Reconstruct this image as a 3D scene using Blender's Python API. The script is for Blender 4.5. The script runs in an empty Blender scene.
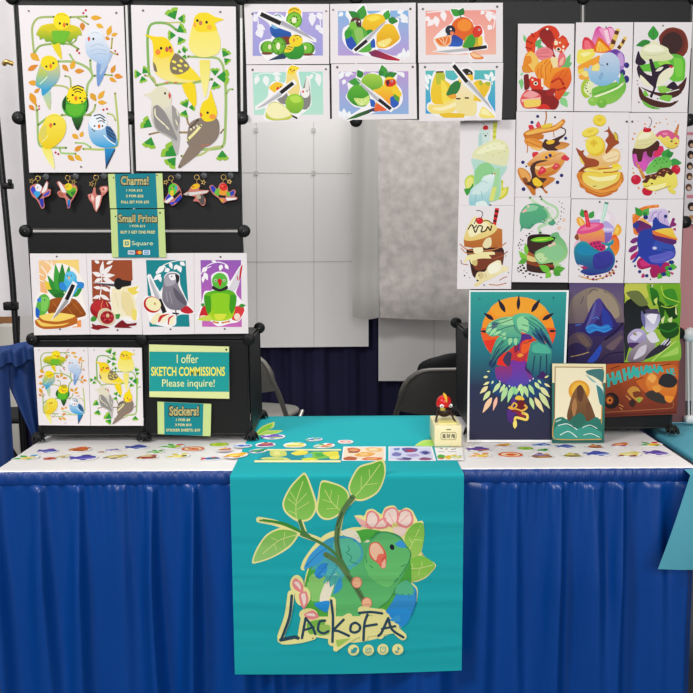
import bpy, bmesh, math, random
from mathutils import Vector, Matrix

random.seed(7)
SC = bpy.context.scene
COL = SC.collection
PI = math.pi

# ------------------------------------------------------------------ camera
FPX, CXY, PITCH, ROLL = 850.0, 346.5, math.radians(7.47), math.radians(-0.35)
CAM = Vector((0.0, -2.16, 1.346))
TZ = 0.74                                  # table height
CROT = Matrix.Rotation(PI / 2 - PITCH, 3, 'X') @ Matrix.Rotation(ROLL, 3, 'Z')
cd = bpy.data.cameras.new('camera')
cd.sensor_width = 36.0
cd.lens = FPX / 693.0 * 36.0
cd.clip_start = 0.05
cam = bpy.data.objects.new('camera', cd)
COL.objects.link(cam)
cam.matrix_world = Matrix.Translation(CAM) @ CROT.to_4x4()
SC.camera = cam


def at(px, py, y=None, z=None, P=None, n=None):
    """World point where the sight line of a photo measurement meets a known plane of the booth."""
    d = CROT @ Vector(((px - CXY) / FPX, (CXY - py) / FPX, -1.0))
    if y is not None:
        P, n = Vector((0, y, 0)), Vector((0, -1, 0))
    elif z is not None:
        P, n = Vector((0, 0, z)), Vector((0, 0, 1))
    return CAM + d * ((P - CAM).dot(n) / d.dot(n))


# ------------------------------------------------------------------ colour + materials
def lin(c):
    return c / 12.92 if c <= 0.04045 else ((c + 0.055) / 1.055) ** 2.4


def hx(s):
    if len(s) == 3:
        s = ''.join(ch * 2 for ch in s)
    return tuple(lin(int(s[i:i + 2], 16) / 255.0) for i in (0, 2, 4)) + (1.0,)


def mat(name, col, rough=0.5, metal=0.0, noise=0.0, nscale=40.0, bump=0.0, bscale=60.0, sheen=0.0, alpha=1.0, trans=0.0, spec=0.5, stretch=None):
    m = bpy.data.materials.new(name)
    m.use_nodes = True
    nt = m.node_tree
    b = nt.nodes['Principled BSDF']
    b.inputs['Roughness'].default_value = rough
    b.inputs['Metallic'].default_value = metal
    b.inputs['Specular IOR Level'].default_value = spec
    if sheen:
        b.inputs['Sheen Weight'].default_value = sheen
    if trans:
        b.inputs['Transmission Weight'].default_value = trans
    b.inputs['Alpha'].default_value = alpha
    if col == 'ink':
        a = nt.nodes.new('ShaderNodeVertexColor')
        a.layer_name = 'Col'
        nt.links.new(a.outputs['Color'], b.inputs['Base Color'])
    else:
        c = hx(col)
        tc = nt.nodes.new('ShaderNodeTexCoord')
        src = tc.outputs['Object']
        if stretch:
            mp = nt.nodes.new('ShaderNodeMapping')
            mp.inputs['Scale'].default_value = stretch
            nt.links.new(src, mp.inputs['Vector'])
            src = mp.outputs['Vector']
        n1 = nt.nodes.new('ShaderNodeTexNoise')
        n1.inputs['Scale'].default_value = nscale
        n1.inputs['Detail'].default_value = 4.0
        nt.links.new(src, n1.inputs['Vector'])
        mx = nt.nodes.new('ShaderNodeMixRGB')
        k = max(noise, 0.02)
        mx.inputs[1].default_value = tuple(v * (1 - k) for v in c[:3]) + (1,)
        mx.inputs[2].default_value = tuple(min(1, v * (1 + k)) for v in c[:3]) + (1,)
        nt.links.new(n1.outputs['Fac'], mx.inputs[0])
        nt.links.new(mx.outputs[0], b.inputs['Base Color'])
        if bump:
            n2 = nt.nodes.new('ShaderNodeTexNoise')
            n2.inputs['Scale'].default_value = bscale
            n2.inputs['Detail'].default_value = 3.0
            nt.links.new(src, n2.inputs['Vector'])
            bp = nt.nodes.new('ShaderNodeBump')
            bp.inputs['Strength'].default_value = bump
            bp.inputs['Distance'].default_value = 0.01
            nt.links.new(n2.outputs['Fac'], bp.inputs['Height'])
            nt.links.new(bp.outputs['Normal'], b.inputs['Normal'])
    return m


M = {
    'ink': mat('printed_paper', 'ink', 0.55, spec=0.15),
    'cloth_ink': mat('printed_cloth', 'ink', 0.75, spec=0.15),
    'black_panel': mat('black_plastic_panel', '0a0b0d', 0.5, spec=0.3, noise=0.12, nscale=60, bump=0.05, bscale=300),
    'black_rod': mat('black_coated_wire', '0d0e0f', 0.4, noise=0.05),
    'black_plastic': mat('black_plastic', '0b0c0d', 0.5, spec=0.3, noise=0.05),
    'pin': mat('pin_metal', '4a4a48', 0.35, metal=0.5),
    'satin': mat('blue_satin', '03408e', 0.32, noise=0.15, nscale=5, bump=0.45, bscale=12, spec=0.45, stretch=(1.6, 1, 0.3)),
    'satin_band': mat('blue_satin_band', '043a86', 0.42, noise=0.22, nscale=18, bump=0.6, bscale=30, stretch=(2.0, 1, 0.5)),
    'vinyl': mat('white_vinyl_cover', 'f3efee', 0.45, noise=0.03, nscale=3, bump=0.08, bscale=6),
    'table_edge': mat('table_edge_plastic', 'b8b6b2', 0.5),
    'steel': mat('grey_painted_steel', '77746e', 0.4, metal=0.4),
    'lt_steel': mat('pale_steel_tube', 'b9b6ae', 0.35, metal=0.5),
    'chair_grey': mat('grey_chair_panel', '5b5955', 0.55, noise=0.08, nscale=30),
    'seat_grey': mat('grey_seat_pad', '8d8a83', 0.6, noise=0.05),
    'chair_black': mat('black_mesh_fabric', '0d0d0f', 0.8, noise=0.3, nscale=120),
    'navy': mat('navy_drape', '14123a', 0.85, noise=0.3, nscale=8, bump=0.1),
    'blue_drape': mat('blue_drape', '0e3470', 0.65, noise=0.2, nscale=10, bump=0.15, bscale=20),
    'white_drape': mat('white_sheer_drape', 'e9e4e6', 0.7, noise=0.06, nscale=5, bump=0.3, bscale=8),
    'white_panel': mat('white_corrugated_panel', 'ebe8e6', 0.5, noise=0.03, nscale=2),
    'fabric_grey': mat('mottled_grey_fabric', 'cfc8c3', 0.75, noise=0.42, nscale=20, bump=0.1),
    'hem_grey': mat('plain_grey_fabric', 'bfbcb8', 0.75, noise=0.03, nscale=6),
    'tape': mat('seam_tape', 'c6c3c1', 0.5),
    'concrete': mat('grey_concrete', '3c3a3c', 0.8, noise=0.2, nscale=6),
    'hall': mat('pale_hall_wall', 'bdbab6', 0.8, noise=0.1, nscale=2),
    'gold': mat('gold_metal', 'd8b46a', 0.3, metal=0.8),
    'clear': mat('clear_acrylic_edge', 'e4e2e0', 0.2, alpha=0.75),
    'hook': mat('clear_suction_hook', '6a6c70', 0.2, alpha=0.5),
    'cream': mat('cream_plastic', 'f0e6b4', 0.4, noise=0.03),
    'pale_yellow': mat('pale_yellow_plastic', 'f3e48e', 0.35),  # yellower plastic of the coin tray
    'red': mat('glossy_red_plastic', 'd81c1c', 0.25, noise=0.1, nscale=60),
    'yellow': mat('yellow_plastic', 'f0b81e', 0.3),
    'white': mat('white_plastic', 'ececea', 0.35),
    'dark': mat('dark_brown_plastic', '2c1512', 0.4, noise=0.2, nscale=60),
    'olive': mat('olive_yellow_plastic', 'b9a634', 0.35),
    'text': mat('black_lettering', '1a1a18', 0.5),
    'teal_cloth': mat('pale_teal_cloth', '4c9db0', 0.7, noise=0.05, nscale=8, bump=0.15, bscale=10),
    'pink': mat('pink_board', 'c98a8c', 0.6, noise=0.05, nscale=4),
    'mauve': mat('mauve_board', '74484c', 0.6, noise=0.08, nscale=4),
    'tan': mat('tan_cardboard', '9c6a40', 0.8, noise=0.1),
    'canister': mat('white_canister', 'cfcbc2', 0.45, noise=0.03),
}


# ------------------------------------------------------------------ mesh builder
def circ(c, u, v, r, n):
    return [c + u * (r * math.cos(2 * PI * k / n)) + v * (r * math.sin(2 * PI * k / n)) for k in range(n)]


class MB:
    def __init__(self):
        self.v, self.f, self.c, self.mi, self.sm = [], [], [], [], []

    def face(self, pts, col=None, mi=0, smooth=False):
        i = len(self.v)
        self.v += [Vector(p) for p in pts]
        self.f.append(list(range(i, i + len(pts))))
        if col is None:
            col = (0.8, 0.8, 0.8, 1)
        self.c.append(col if isinstance(col, list) else [col] * len(pts))
        self.mi.append(mi)
        self.sm.append(smooth)

    def grid(self, rows, mi=0, smooth=True, closed=False, col=None):
        i = len(self.v)
        w = len(rows[0])
        for r in rows:
            self.v += [Vector(p) for p in r]
        for a in range(len(rows) - 1):
            for b in range(w if closed else w - 1):
                b2 = (b + 1) % w
                self.f.append([i + a * w + b, i + a * w + b2, i + (a + 1) * w + b2, i + (a + 1) * w + b])
                self.c.append([col or (0.8, 0.8, 0.8, 1)] * 4)
                self.mi.append(mi)
                self.sm.append(smooth)

    def quadbox(self, q, t, col=None, mi=0):
        """slab: front quad q, thickness vector t"""
        q = [Vector(p) for p in q]
        b = [p + t for p in q]
        i = len(self.v)
        self.v += q + b
        n = len(q)
        fs = [list(range(i, i + n)), [i + n + k for k in reversed(range(n))]]
        for k in range(n):
            k2 = (k + 1) % n
            fs.append([i + k, i + n + k, i + n + k2, i + k2])
        for f in fs:
            self.f.append(f)
            self.c.append([col or (0.8, 0.8, 0.8, 1)] * len(f))
            self.mi.append(mi)
            self.sm.append(False)

    def box(self, c, s, mi=0, rz=0.0, bev=0.0, col=None):
        c = Vector(c)
        R = Matrix.Rotation(rz, 3, 'Z')
        x, y, z = s[0] / 2, s[1] / 2, s[2] / 2
        if bev <= 0:
            prof = [(-x, -y), (x, -y), (x, y), (-x, y)]
            lv = [(-z, 0), (z, 0)]
        else:
            prof = []
            for sx, sy, a0 in ((1, -1, -PI / 2), (1, 1, 0), (-1, 1, PI / 2), (-1, -1, PI)):
                for k in range(4):
                    a = a0 + k * PI / 6
                    prof.append((sx * (x - bev) + bev * math.cos(a), sy * (y - bev) + bev * math.sin(a)))
            lv = [(-z, bev), (-z + bev * .3, bev * .3), (-z + bev, 0), (z - bev, 0), (z - bev * .3, bev * .3), (z, bev)]
        rows = []
        for zz, ins in lv:
            rows.append([c + R @ Vector((p[0] * (1 - ins / x), p[1] * (1 - ins / y), zz)) for p in prof])
        self.grid(rows, mi, bev > 0, True, col)
        self.face(list(reversed(rows[0])), col, mi)
        self.face(rows[-1], col, mi)

    def tube(self, pts, r, n=8, mi=0, caps=True):
        pts = [Vector(p) for p in pts]
        rs = r if isinstance(r, list) else [r] * len(pts)
        rows = []
        up = None
        for k, p in enumerate(pts):
            d = (pts[min(k + 1, len(pts) - 1)] - pts[max(k - 1, 0)]).normalized()
            if up is None:
                up = Vector((0, 0, 1)) if abs(d.z) < 0.9 else Vector((1, 0, 0))
            u = d.cross(up)
            if u.length < 1e-5:
                u = d.orthogonal()
            u.normalize()
            v = u.cross(d).normalized()
            up = v
            rows.append(circ(p, u, v, rs[k], n))
        self.grid(rows, mi, True, True)
        if caps:
            self.face(list(reversed(rows[0])), None, mi)
            self.face(rows[-1], None, mi)

    def ball(self, c, r, n=12, mi=0, sc=(1, 1, 1), rot=None):
        c = Vector(c)
        rows = []
        for a in range(n // 2 + 1):
            t = PI * a / (n // 2)
            t = min(max(t, 0.02), PI - 0.02)
            row = []
            for b in range(n):
                p = Vector((math.sin(t) * math.cos(2 * PI * b / n) * sc[0], math.sin(t) * math.sin(2 * PI * b / n) * sc[1], math.cos(t) * sc[2])) * r
                row.append(c + (rot @ p if rot else p))
            rows.append(row)
        self.grid(rows, mi, True, True)

    def build(self, name, mats, parent=None, origin=None):
        if not isinstance(mats, list):
            mats = [mats]
        if origin is None:
            if parent is None and self.v:
                xs = [p.x for p in self.v]; ys = [p.y for p in self.v]; zs = [p.z for p in self.v]
                origin = Vector(((min(xs) + max(xs)) / 2, (min(ys) + max(ys)) / 2, min(zs)))
            else:
                origin = Vector((0, 0, 0))
        origin = Vector(origin)
        me = bpy.data.meshes.new(name)
        me.from_pydata([p - origin for p in self.v], [], self.f)
        at_ = me.color_attributes.new('Col', 'FLOAT_COLOR', 'CORNER')
        flat = [x for f in self.c for c in f for x in c]
        at_.data.foreach_set('color', flat)
        me.polygons.foreach_set('material_index', self.mi)
        me.polygons.foreach_set('use_smooth', self.sm)
        for m in mats:
            me.materials.append(m)
        me.update()
        o = bpy.data.objects.new(name, me)
        COL.objects.link(o)
        o.location = origin
        if parent is not None:
            o.parent = parent
            o.location = origin - (parent.location if parent.get('world_parts') else Vector((0, 0, 0)))
        return o


def tag(o, label, cat, group=None, kind=None):
    o['label'] = label
    o['category'] = cat
    if group:
        o['group'] = group
    if kind:
        o['kind'] = kind
    return o


def thing(name, label, cat, loc=(0, 0, 0), rz=0.0, group=None, world=False):
    o = bpy.data.objects.new(name, None)
    COL.objects.link(o)
    o.empty_display_size = 0.05
    o.location = loc
    o.rotation_euler = (0, 0, rz)
    if world:
        o['world_parts'] = 1
    return tag(o, label, cat, group)


def struct(o, cat='room'):
    o['kind'] = 'structure'
    return o


# ------------------------------------------------------------------ flat printed artwork
def catmull(p, closed=True, k=5):
    """smooth curve through points; tangents are clipped so that long edges never overshoot"""
    n = len(p)
    tg = []
    for i in range(n):
        if closed or 0 < i < n - 1:
            a, b, c = p[(i - 1) % n], p[i], p[(i + 1) % n]
        elif i == 0:
            a, b, c = p[0], p[0], p[1]
        else:
            a, b, c = p[-2], p[-1], p[-1]
        tx, ty = (c[0] - a[0]) * .5, (c[1] - a[1]) * .5
        L = math.hypot(tx, ty) or 1.0
        l1, l2 = math.hypot(b[0] - a[0], b[1] - a[1]), math.hypot(c[0] - b[0], c[1] - b[1])
        lim = 1.0 * min(l1 or l2, l2 or l1)
        # sharp turns stay sharp
        if l1 > 0 and l2 > 0:
            cs = ((b[0] - a[0]) * (c[0] - b[0]) + (b[1] - a[1]) * (c[1] - b[1])) / (l1 * l2)
            lim *= max(0.25, min(1.0, .65 + .5 * cs))
        f = min(1.0, lim / L)
        tg.append((tx * f, ty * f))
    out = []
    for i in (range(n) if closed else range(n - 1)):
        b, c = p[i], p[(i + 1) % n]
        m0, m1 = tg[i], tg[(i + 1) % n]
        for s in range(k):
            t = s / k
            h0, h1, h2, h3 = 2 * t ** 3 - 3 * t * t + 1, t ** 3 - 2 * t * t + t, -2 * t ** 3 + 3 * t * t, t ** 3 - t * t
            out.append(tuple(h0 * b[j] + h1 * m0[j] + h2 * c[j] + h3 * m1[j] for j in (0, 1)))
    if not closed:
        out.append(p[-1])
    return out


_txt = {}


def text_polys(s, off):
    key = (s, off)
    if key in _txt:
        return _txt[key]
    cu = bpy.data.curves.new('lettering', 'FONT')
    cu.body = s
    cu.resolution_u = 3
    cu.offset = off
    ob = bpy.data.objects.new('lettering', cu)
    COL.objects.link(ob)
    dg = bpy.context.evaluated_depsgraph_get()
    ev = ob.evaluated_get(dg)
    me = ev.to_mesh()
    polys = [[tuple(me.vertices[i].co[:2]) for i in p.vertices] for p in me.polygons]
    ev.to_mesh_clear()
    bpy.data.objects.remove(ob)
    bpy.data.curves.remove(cu)
    _txt[key] = polys
    return polys


def pairs(v):
    return [(v[i], v[i + 1]) for i in range(0, len(v) - 1, 2)]


def parse_art(spec):
    """yield (list of polygons, colour token) in photo coordinates"""
    fx = fy = 0.0
    fs = 1.0
    out = []
    for line in spec.replace(';', '\n').split('\n'):
        t = line.split()
        if not t or t[0] == '#':
            continue
        op = t[0]
        if op == '@':
            fx, fy, fs = float(t[1]), float(t[2]), float(t[3])
            continue
        g = lambda L: [(fx + x / fs, fy + y / fs) for x, y in L]
        col = t[1]
        if op == 'X':
            cx, cy, w, h = map(float, t[2:6])
            off = float(t[6])
            s = ' '.join(t[7:]).replace('_', ' ')
            base = text_polys(s, 0.0)
            xs = [p[0] for q in base for p in q]
            ys = [p[1] for q in base for p in q]
            x0, x1, y0, y1 = min(xs), max(xs), min(ys), max(ys)
            P = []
            for q in text_polys(s, off):
                P.append(g([(cx + ((x - x0) / (x1 - x0) - .5) * w, cy - ((y - y0) / (y1 - y0) - .5) * h) for x, y in q]))
            out.append((P, col))
            continue
        a = list(map(float, t[2:]))
        if op == 'E':
            cx, cy, rx, ry = a[:4]
            r = math.radians(a[4]) if len(a) > 4 else 0.0
            n = 24 if max(rx, ry) / fs > 2.5 else 10
            pts = []
            for k in range(n):
                x, y = rx * math.cos(2 * PI * k / n), ry * math.sin(2 * PI * k / n)
                pts.append((cx + x * math.cos(r) - y * math.sin(r), cy + x * math.sin(r) + y * math.cos(r)))
            out.append(([g(pts)], col))
        elif op == 'P':
            out.append(([g(pairs(a))], col))
        elif op == 'S':
            out.append(([g(catmull(pairs(a)))], col))
        elif op in ('L', 'T'):
            w = a[0] / 2
            p = catmull(pairs(a[1:]), False) if len(a) > 5 else pairs(a[1:])
            n = len(p)
            lf, rt = [], []
            for k in range(n):
                d = (p[min(k + 1, n - 1)][0] - p[max(k - 1, 0)][0], p[min(k + 1, n - 1)][1] - p[max(k - 1, 0)][1])
                m = math.hypot(*d) or 1
                ww = w if op == 'L' else w * max(0.08, math.sin(PI * (0.08 + 0.9 * k / max(1, n - 1))))
                lf.append((p[k][0] - d[1] / m * ww, p[k][1] + d[0] / m * ww))
                rt.append((p[k][0] + d[1] / m * ww, p[k][1] - d[0] / m * ww))
            P = [g([lf[k], lf[k + 1], rt[k + 1], rt[k]]) for k in range(n - 1)]
            if op == 'L' and w / fs > 0.5:
                for e in (0, n - 1):
                    P.append(g([(p[e][0] + w * math.cos(2 * PI * k / 10), p[e][1] + w * math.sin(2 * PI * k / 10)) for k in range(10)]))
            out.append((P, col))
        elif op == 'F':
            x0, y0, x1, y1, w = a[:5]
            dx, dy = x1 - x0, y1 - y0
            m = math.hypot(dx, dy)
            nx, ny = -dy / m, dx / m
            pr = [(0, 0), (.15, .32), (.35, .5), (.55, .47), (.8, .24), (1, 0)]
            pts = [(x0 + dx * s + nx * w * h, y0 + dy * s + ny * w * h) for s, h in pr]
            pts += [(x0 + dx * s - nx * w * h, y0 + dy * s - ny * w * h) for s, h in reversed(pr[1:-1])]
            out.append(([g(catmull(pts, True, 2))], col))
        elif op == 'W':                                   # tail wedge: wide base, narrow tip
            x0, y0, x1, y1, w = a[:5]
            dx, dy = x1 - x0, y1 - y0
            m = math.hypot(dx, dy)
            nx, ny = -dy / m, dx / m
            pr = [(0, .5), (.35, .48), (.7, .3), (.95, .12), (1, .03)]
            pts = [(x0 + dx * q + nx * w * h, y0 + dy * q + ny * w * h) for q, h in pr]
            pts += [(x0 + dx * q - nx * w * h, y0 + dy * q - ny * w * h) for q, h in reversed(pr)]
            out.append(([g(pts)], col))
        elif op == 'N':                                   # ginkgo fan: tip x y, direction deg, size
            x, y, ang, s = a[:4]
            A = math.radians(ang)
            for c2, k2 in ((col, 1.0), ('2c8f35', 0.72)):
                pts = [(x, y)]
                for k in range(9):
                    b = A + math.radians(-38 + 9.5 * k)
                    rr = s * k2 * (1.0 if k != 4 else 0.86)
                    pts.append((x + rr * math.cos(b), y + rr * math.sin(b)))
                out.append(([g(pts)], c2))
        elif op == 'K':                                   # kitchen knife: tip, bolster, butt, width
            x0, y0, x1, y1, x2, y2, w = a[:7]
            w *= .82
            m = math.hypot(x1 - x0, y1 - y0)
            nx, ny = -(y1 - y0) / m, (x1 - x0) / m
            o = w * .55
            ux, uy = (x1 - x0) / m, (y1 - y0) / m
            out.append(([g([(x0 - ux * o, y0 - uy * o), (x1 + nx * o * 1.5, y1 + ny * o * 1.5), (x2 + ux * o + nx * o, y2 + uy * o + ny * o), (x2 + ux * o - nx * o, y2 + uy * o - ny * o), (x1 - nx * o * 1.5, y1 - ny * o * 1.5)])], 'f2eff0'))
            out.append(([g([(x0, y0), (x0 + (x1 - x0) * .25 + nx * w * .4, y0 + (y1 - y0) * .25 + ny * w * .4), (x1 + nx * w * .55, y1 + ny * w * .55), (x1 - nx * w * .45, y1 - ny * w * .45)])], col))
            out.append(([g([(x0, y0), (x1 - nx * w * .15, y1 - ny * w * .15), (x1 - nx * w * .45, y1 - ny * w * .45)])], 'd8d8dc'))
            m = math.hypot(x2 - x1, y2 - y1)
            nx, ny = -(y2 - y1) / m, (x2 - x1) / m
            h = w * .38
            out.append(([g([(x1 + nx * h, y1 + ny * h), (x2 + nx * h, y2 + ny * h), (x2 - nx * h, y2 - ny * h), (x1 - nx * h, y1 - ny * h)])], '1c1a1d'))
        else:
            raise ValueError(line)
    return out


def put_art(mb, shapes, xf, n, lay=1, step=1.5e-5, mi=0):
    for polys, col in shapes:
        c1 = c2 = None
        ax = 1
        if '>' in col:
            c1, c2 = map(hx, col.split('>'))
        elif '|' in col:
            c1, c2 = map(hx, col.split('|'))
            ax = 0
        else:
            c1 = hx(col)
        if c2:
            vals = [p[ax] for q in polys for p in q]
            lo, hi = min(vals), max(vals)
        for q in polys:
            pts = [xf(*p) + n * (lay * step) for p in q]
            if c2:
                cl = []
                for p in q:
                    t = (p[ax] - lo) / max(1e-6, hi - lo)
                    cl.append(tuple(c1[k] * (1 - t) + c2[k] * t for k in range(3)) + (1.0,))
                mb.face(pts, cl, mi)
            else:
                mb.face(pts, c1, mi)
        lay += 1


def homog(src, dst):
    """bilinear map src quad -> dst quad (both TL TR BR BL)"""
    def inv(px, py):
        u = v = 0.5
        for _ in range(12):
            x = [src[0][k] * (1 - u) * (1 - v) + src[1][k] * u * (1 - v) + src[2][k] * u * v + src[3][k] * (1 - u) * v for k in (0, 1)]
            du = [(src[1][k] - src[0][k]) * (1 - v) + (src[2][k] - src[3][k]) * v for k in (0, 1)]
            dv = [(src[3][k] - src[0][k]) * (1 - u) + (src[2][k] - src[1][k]) * u for k in (0, 1)]
            ex, ey = px - x[0], py - x[1]
            det = du[0] * dv[1] - dv[0] * du[1]
            u += (ex * dv[1] - dv[0] * ey) / det
            v += (du[0] * ey - ex * du[1]) / det
        return u, v

    def f(px, py):
        u, v = inv(px, py)
        return tuple(dst[0][k] * (1 - u) * (1 - v) + dst[1][k] * u * (1 - v) + dst[2][k] * u * v + dst[3][k] * (1 - u) * v for k in (0, 1))
    return f


PAPER = 'e9e3e5'


def make_print(name, label, cat, quad, spec, P, n, group=None, paper=PAPER, via=None, thick=0.0009, pins=()):
    xf0 = lambda x, y: at(x, y, P=P, n=n)
    xf = xf0 if via is None else (lambda x, y: xf0(*via(x, y)))
    mb = MB()
    q = [xf0(*p) for p in quad]
    mb.quadbox(q, -n * thick, hx(paper))
    put_art(mb, parse_art(spec), xf, n)
    o = mb.build(name, M['ink'])
    tag(o, label, cat, group)
    return o
# ------------------------------------------------------------------ artwork of the wall prints
ART = {}
ART['budgies'] = '''
@ 10 0 5.33
L a3b46a 12 128 285 118 150 150 97 235 90; L a3b46a 12 320 92 410 88; L a3b46a 9 360 94 418 130
L 93ad62 12 130 285 160 245 240 233 320 236 365 262; L 93ad62 9 325 236 352 215
L 9dba74 13 255 328 340 330 410 360 440 405 415 450 408 510; L 9dba74 12 428 320 430 360 440 405 455 403; L 9dba74 10 318 290 345 332
L b3bb6c 10 180 462 240 455 300 465 325 495; L a3b46a 9 293 405 320 415 325 465
L a3b46a 10 505 398 545 402; L b3a95a 9 540 258 545 205; L b3a95a 8 535 275 572 292
L b5c36e 11 140 560 148 660; L b5c36e 11 560 497 572 776 390 794; L b5c36e 9 520 605 550 615 562 642
L 9dba74 12 145 586 150 736 165 781 300 788; L 8db062 12 150 666 200 626; L a3c878 10 265 791 275 816 350 819
L a3c878 9 350 761 400 766 430 786; L a3b46a 12 275 613 430 613; L a3b46a 10 455 558 445 591 415 613
F e2a830 430 95 490 95 26; F e2b030 460 130 500 148 24; F d08428 385 120 388 165 28; F e2a830 520 190 540 135 28; F e2a830 540 190 575 178 20; F d89030 508 198 533 212 20
F e2a830 110 285 158 325 36; F d8862c 95 375 150 345 28; F e0a030 98 440 160 445 28; F d8902c 130 495 160 470 20; F e09a2a 108 495 140 565 34; F d8862c 102 560 132 590 24
F d8902c 280 345 312 382 26; F e2a830 325 370 345 320 28; F d8902c 345 380 397 378 26; F d8902c 540 390 562 345 24; F e0902c 555 402 603 412 26; F e0a030 530 415 568 438 22
F d8a02c 430 497 460 540 30; F e2a830 470 528 505 482 26; F e2a830 468 545 518 548 24
F e2a830 332 716 368 740 26; F e2a830 375 730 390 700 22; F d8902c 345 805 385 775 26; F d8a02c 308 828 345 858 26; F e2b030 345 826 385 858 26
E c0223a 391 70 6 6; E c0223a 404 55 6 6; E c0223a 357 270 6 6; E c0223a 369 283 6 6; E c0223a 561 272 5 5; E c0223a 574 288 5 5; E c0223a 155 566 5 5; E c0223a 155 581 5 5; E c0223a 498 585 6 6; E c0223a 517 581 6 6; E c0223a 243 813 6 6; E c0223a 258 821 6 6
W e6d022 240 225 275 316 40
S e8cf20>3f9f28 140 185 165 140 225 125 320 130 372 150 382 188 362 190 355 212 338 205 322 230 300 222 285 240 262 228 235 238 215 222 190 222 180 205 160 212 155 195
S d4c41e 180 150 230 130 320 130 355 160 300 175 230 175
S 6cb82c 225 165 320 168 300 215 260 226 232 212
E f2dc1e 276 112 45 45; L c8a818 3 250 82 275 76 302 84; E 222222 266 125 6 7; E 222222 305 130 6 7; F e0782a 290 120 290 150 16
W 86a4d2>6f96cc 500 300 470 460 60; W a9bedd 530 280 480 400 40
S e6eaf0>9fbde0 402 215 418 170 455 157 492 178 505 215 530 262 528 300 505 350 460 330 410 290
L a8bcd4 4 430 250 470 235 500 245; L a8bcd4 4 425 275 470 262 515 272; L a8bcd4 4 435 295 480 285 520 292; L b8c4d0 3 432 180 455 172 478 182
E 222222 445 208 6 7; F d8643a 422 195 420 222 14
W 9cc8c0>c8d088 190 470 212 585 44; W 3a9cc8 205 430 175 510 60
S e8d428>37a2cc 165 335 205 298 248 315 266 365 262 415 235 455 195 478 160 470 138 455 142 405
S c4c83a>58b0b0 165 370 200 392 190 440 150 455 140 420
S ecd61e 165 340 175 308 210 296 245 312 255 345 235 372 195 375
L e6eef0 4 158 450 190 420 200 408; E 222222 195 355 6 6; E 222222 232 337 6 6; F e0782a 217 340 218 368 15
W 2f7d28>181c18 360 600 361 695 62
E 3f9f2c 348 560 71 68; S 5cb62c 300 560 395 560 375 612 320 612; S 1f4a20 282 540 300 510 296 590 282 575; L 1f4a20 8 410 520 416 560 408 590
S f2da1c 302 515 320 470 355 455 392 470 408 515 395 545 355 555 315 545
L 26281e 6 332 470 362 457 392 468; L 26281e 6 338 482 362 472 388 484; L 26281e 5 345 494 362 486 380 496; E 222222 335 507 6 6; E 222222 375 523 6 6; F e0782a 352 512 352 540 18; E 222222 308 525 4 4; E 222222 318 540 4 4; E 222222 385 542 5 5; E 222222 400 525 4 4
W ece058>f0eca0 190 780 236 900 46
S f0e050>e6c614 155 716 195 626 245 606 293 640 297 705 262 762 205 796 165 770
S d8cc5c 160 690 195 668 192 725 170 750; L ece6a0 4 165 760 190 740 205 720; L d8c848 3 205 625 240 615 265 622; E 222222 238 662 7 7; F e0782a 219 655 218 684 18
P 2a90cc>15306a 505 790 562 790 512 902; L 0e1c3c 6 558 800 512 895
S d6e4ee>2c9fd6 418 690 428 630 470 605 510 625 520 670 562 720 572 775 500 786 440 760
S 3b6c9c 510 676 535 676 566 726 560 766 520 730; L 15243e 5 520 680 552 702; L 15243e 5 515 696 560 724; L 15243e 5 520 712 562 744; L f0f4f8 5 500 720 530 750 562 770
E e8eef6 470 652 48 42; L 1c2430 6 450 618 480 612 505 628; L 1c2430 6 462 634 485 628 508 644; L 1c2430 5 470 648 492 644 506 656; E 222222 452 672 5 5; E 222222 494 672 5 5; F e0782a 476 662 476 688 16; E 222222 440 690 4 4; E 222222 450 698 4 4
E 55524e 379 889 5 5; E 8a8880 100 58 6 5; E 77756f 567 69 6 6
'''
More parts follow.
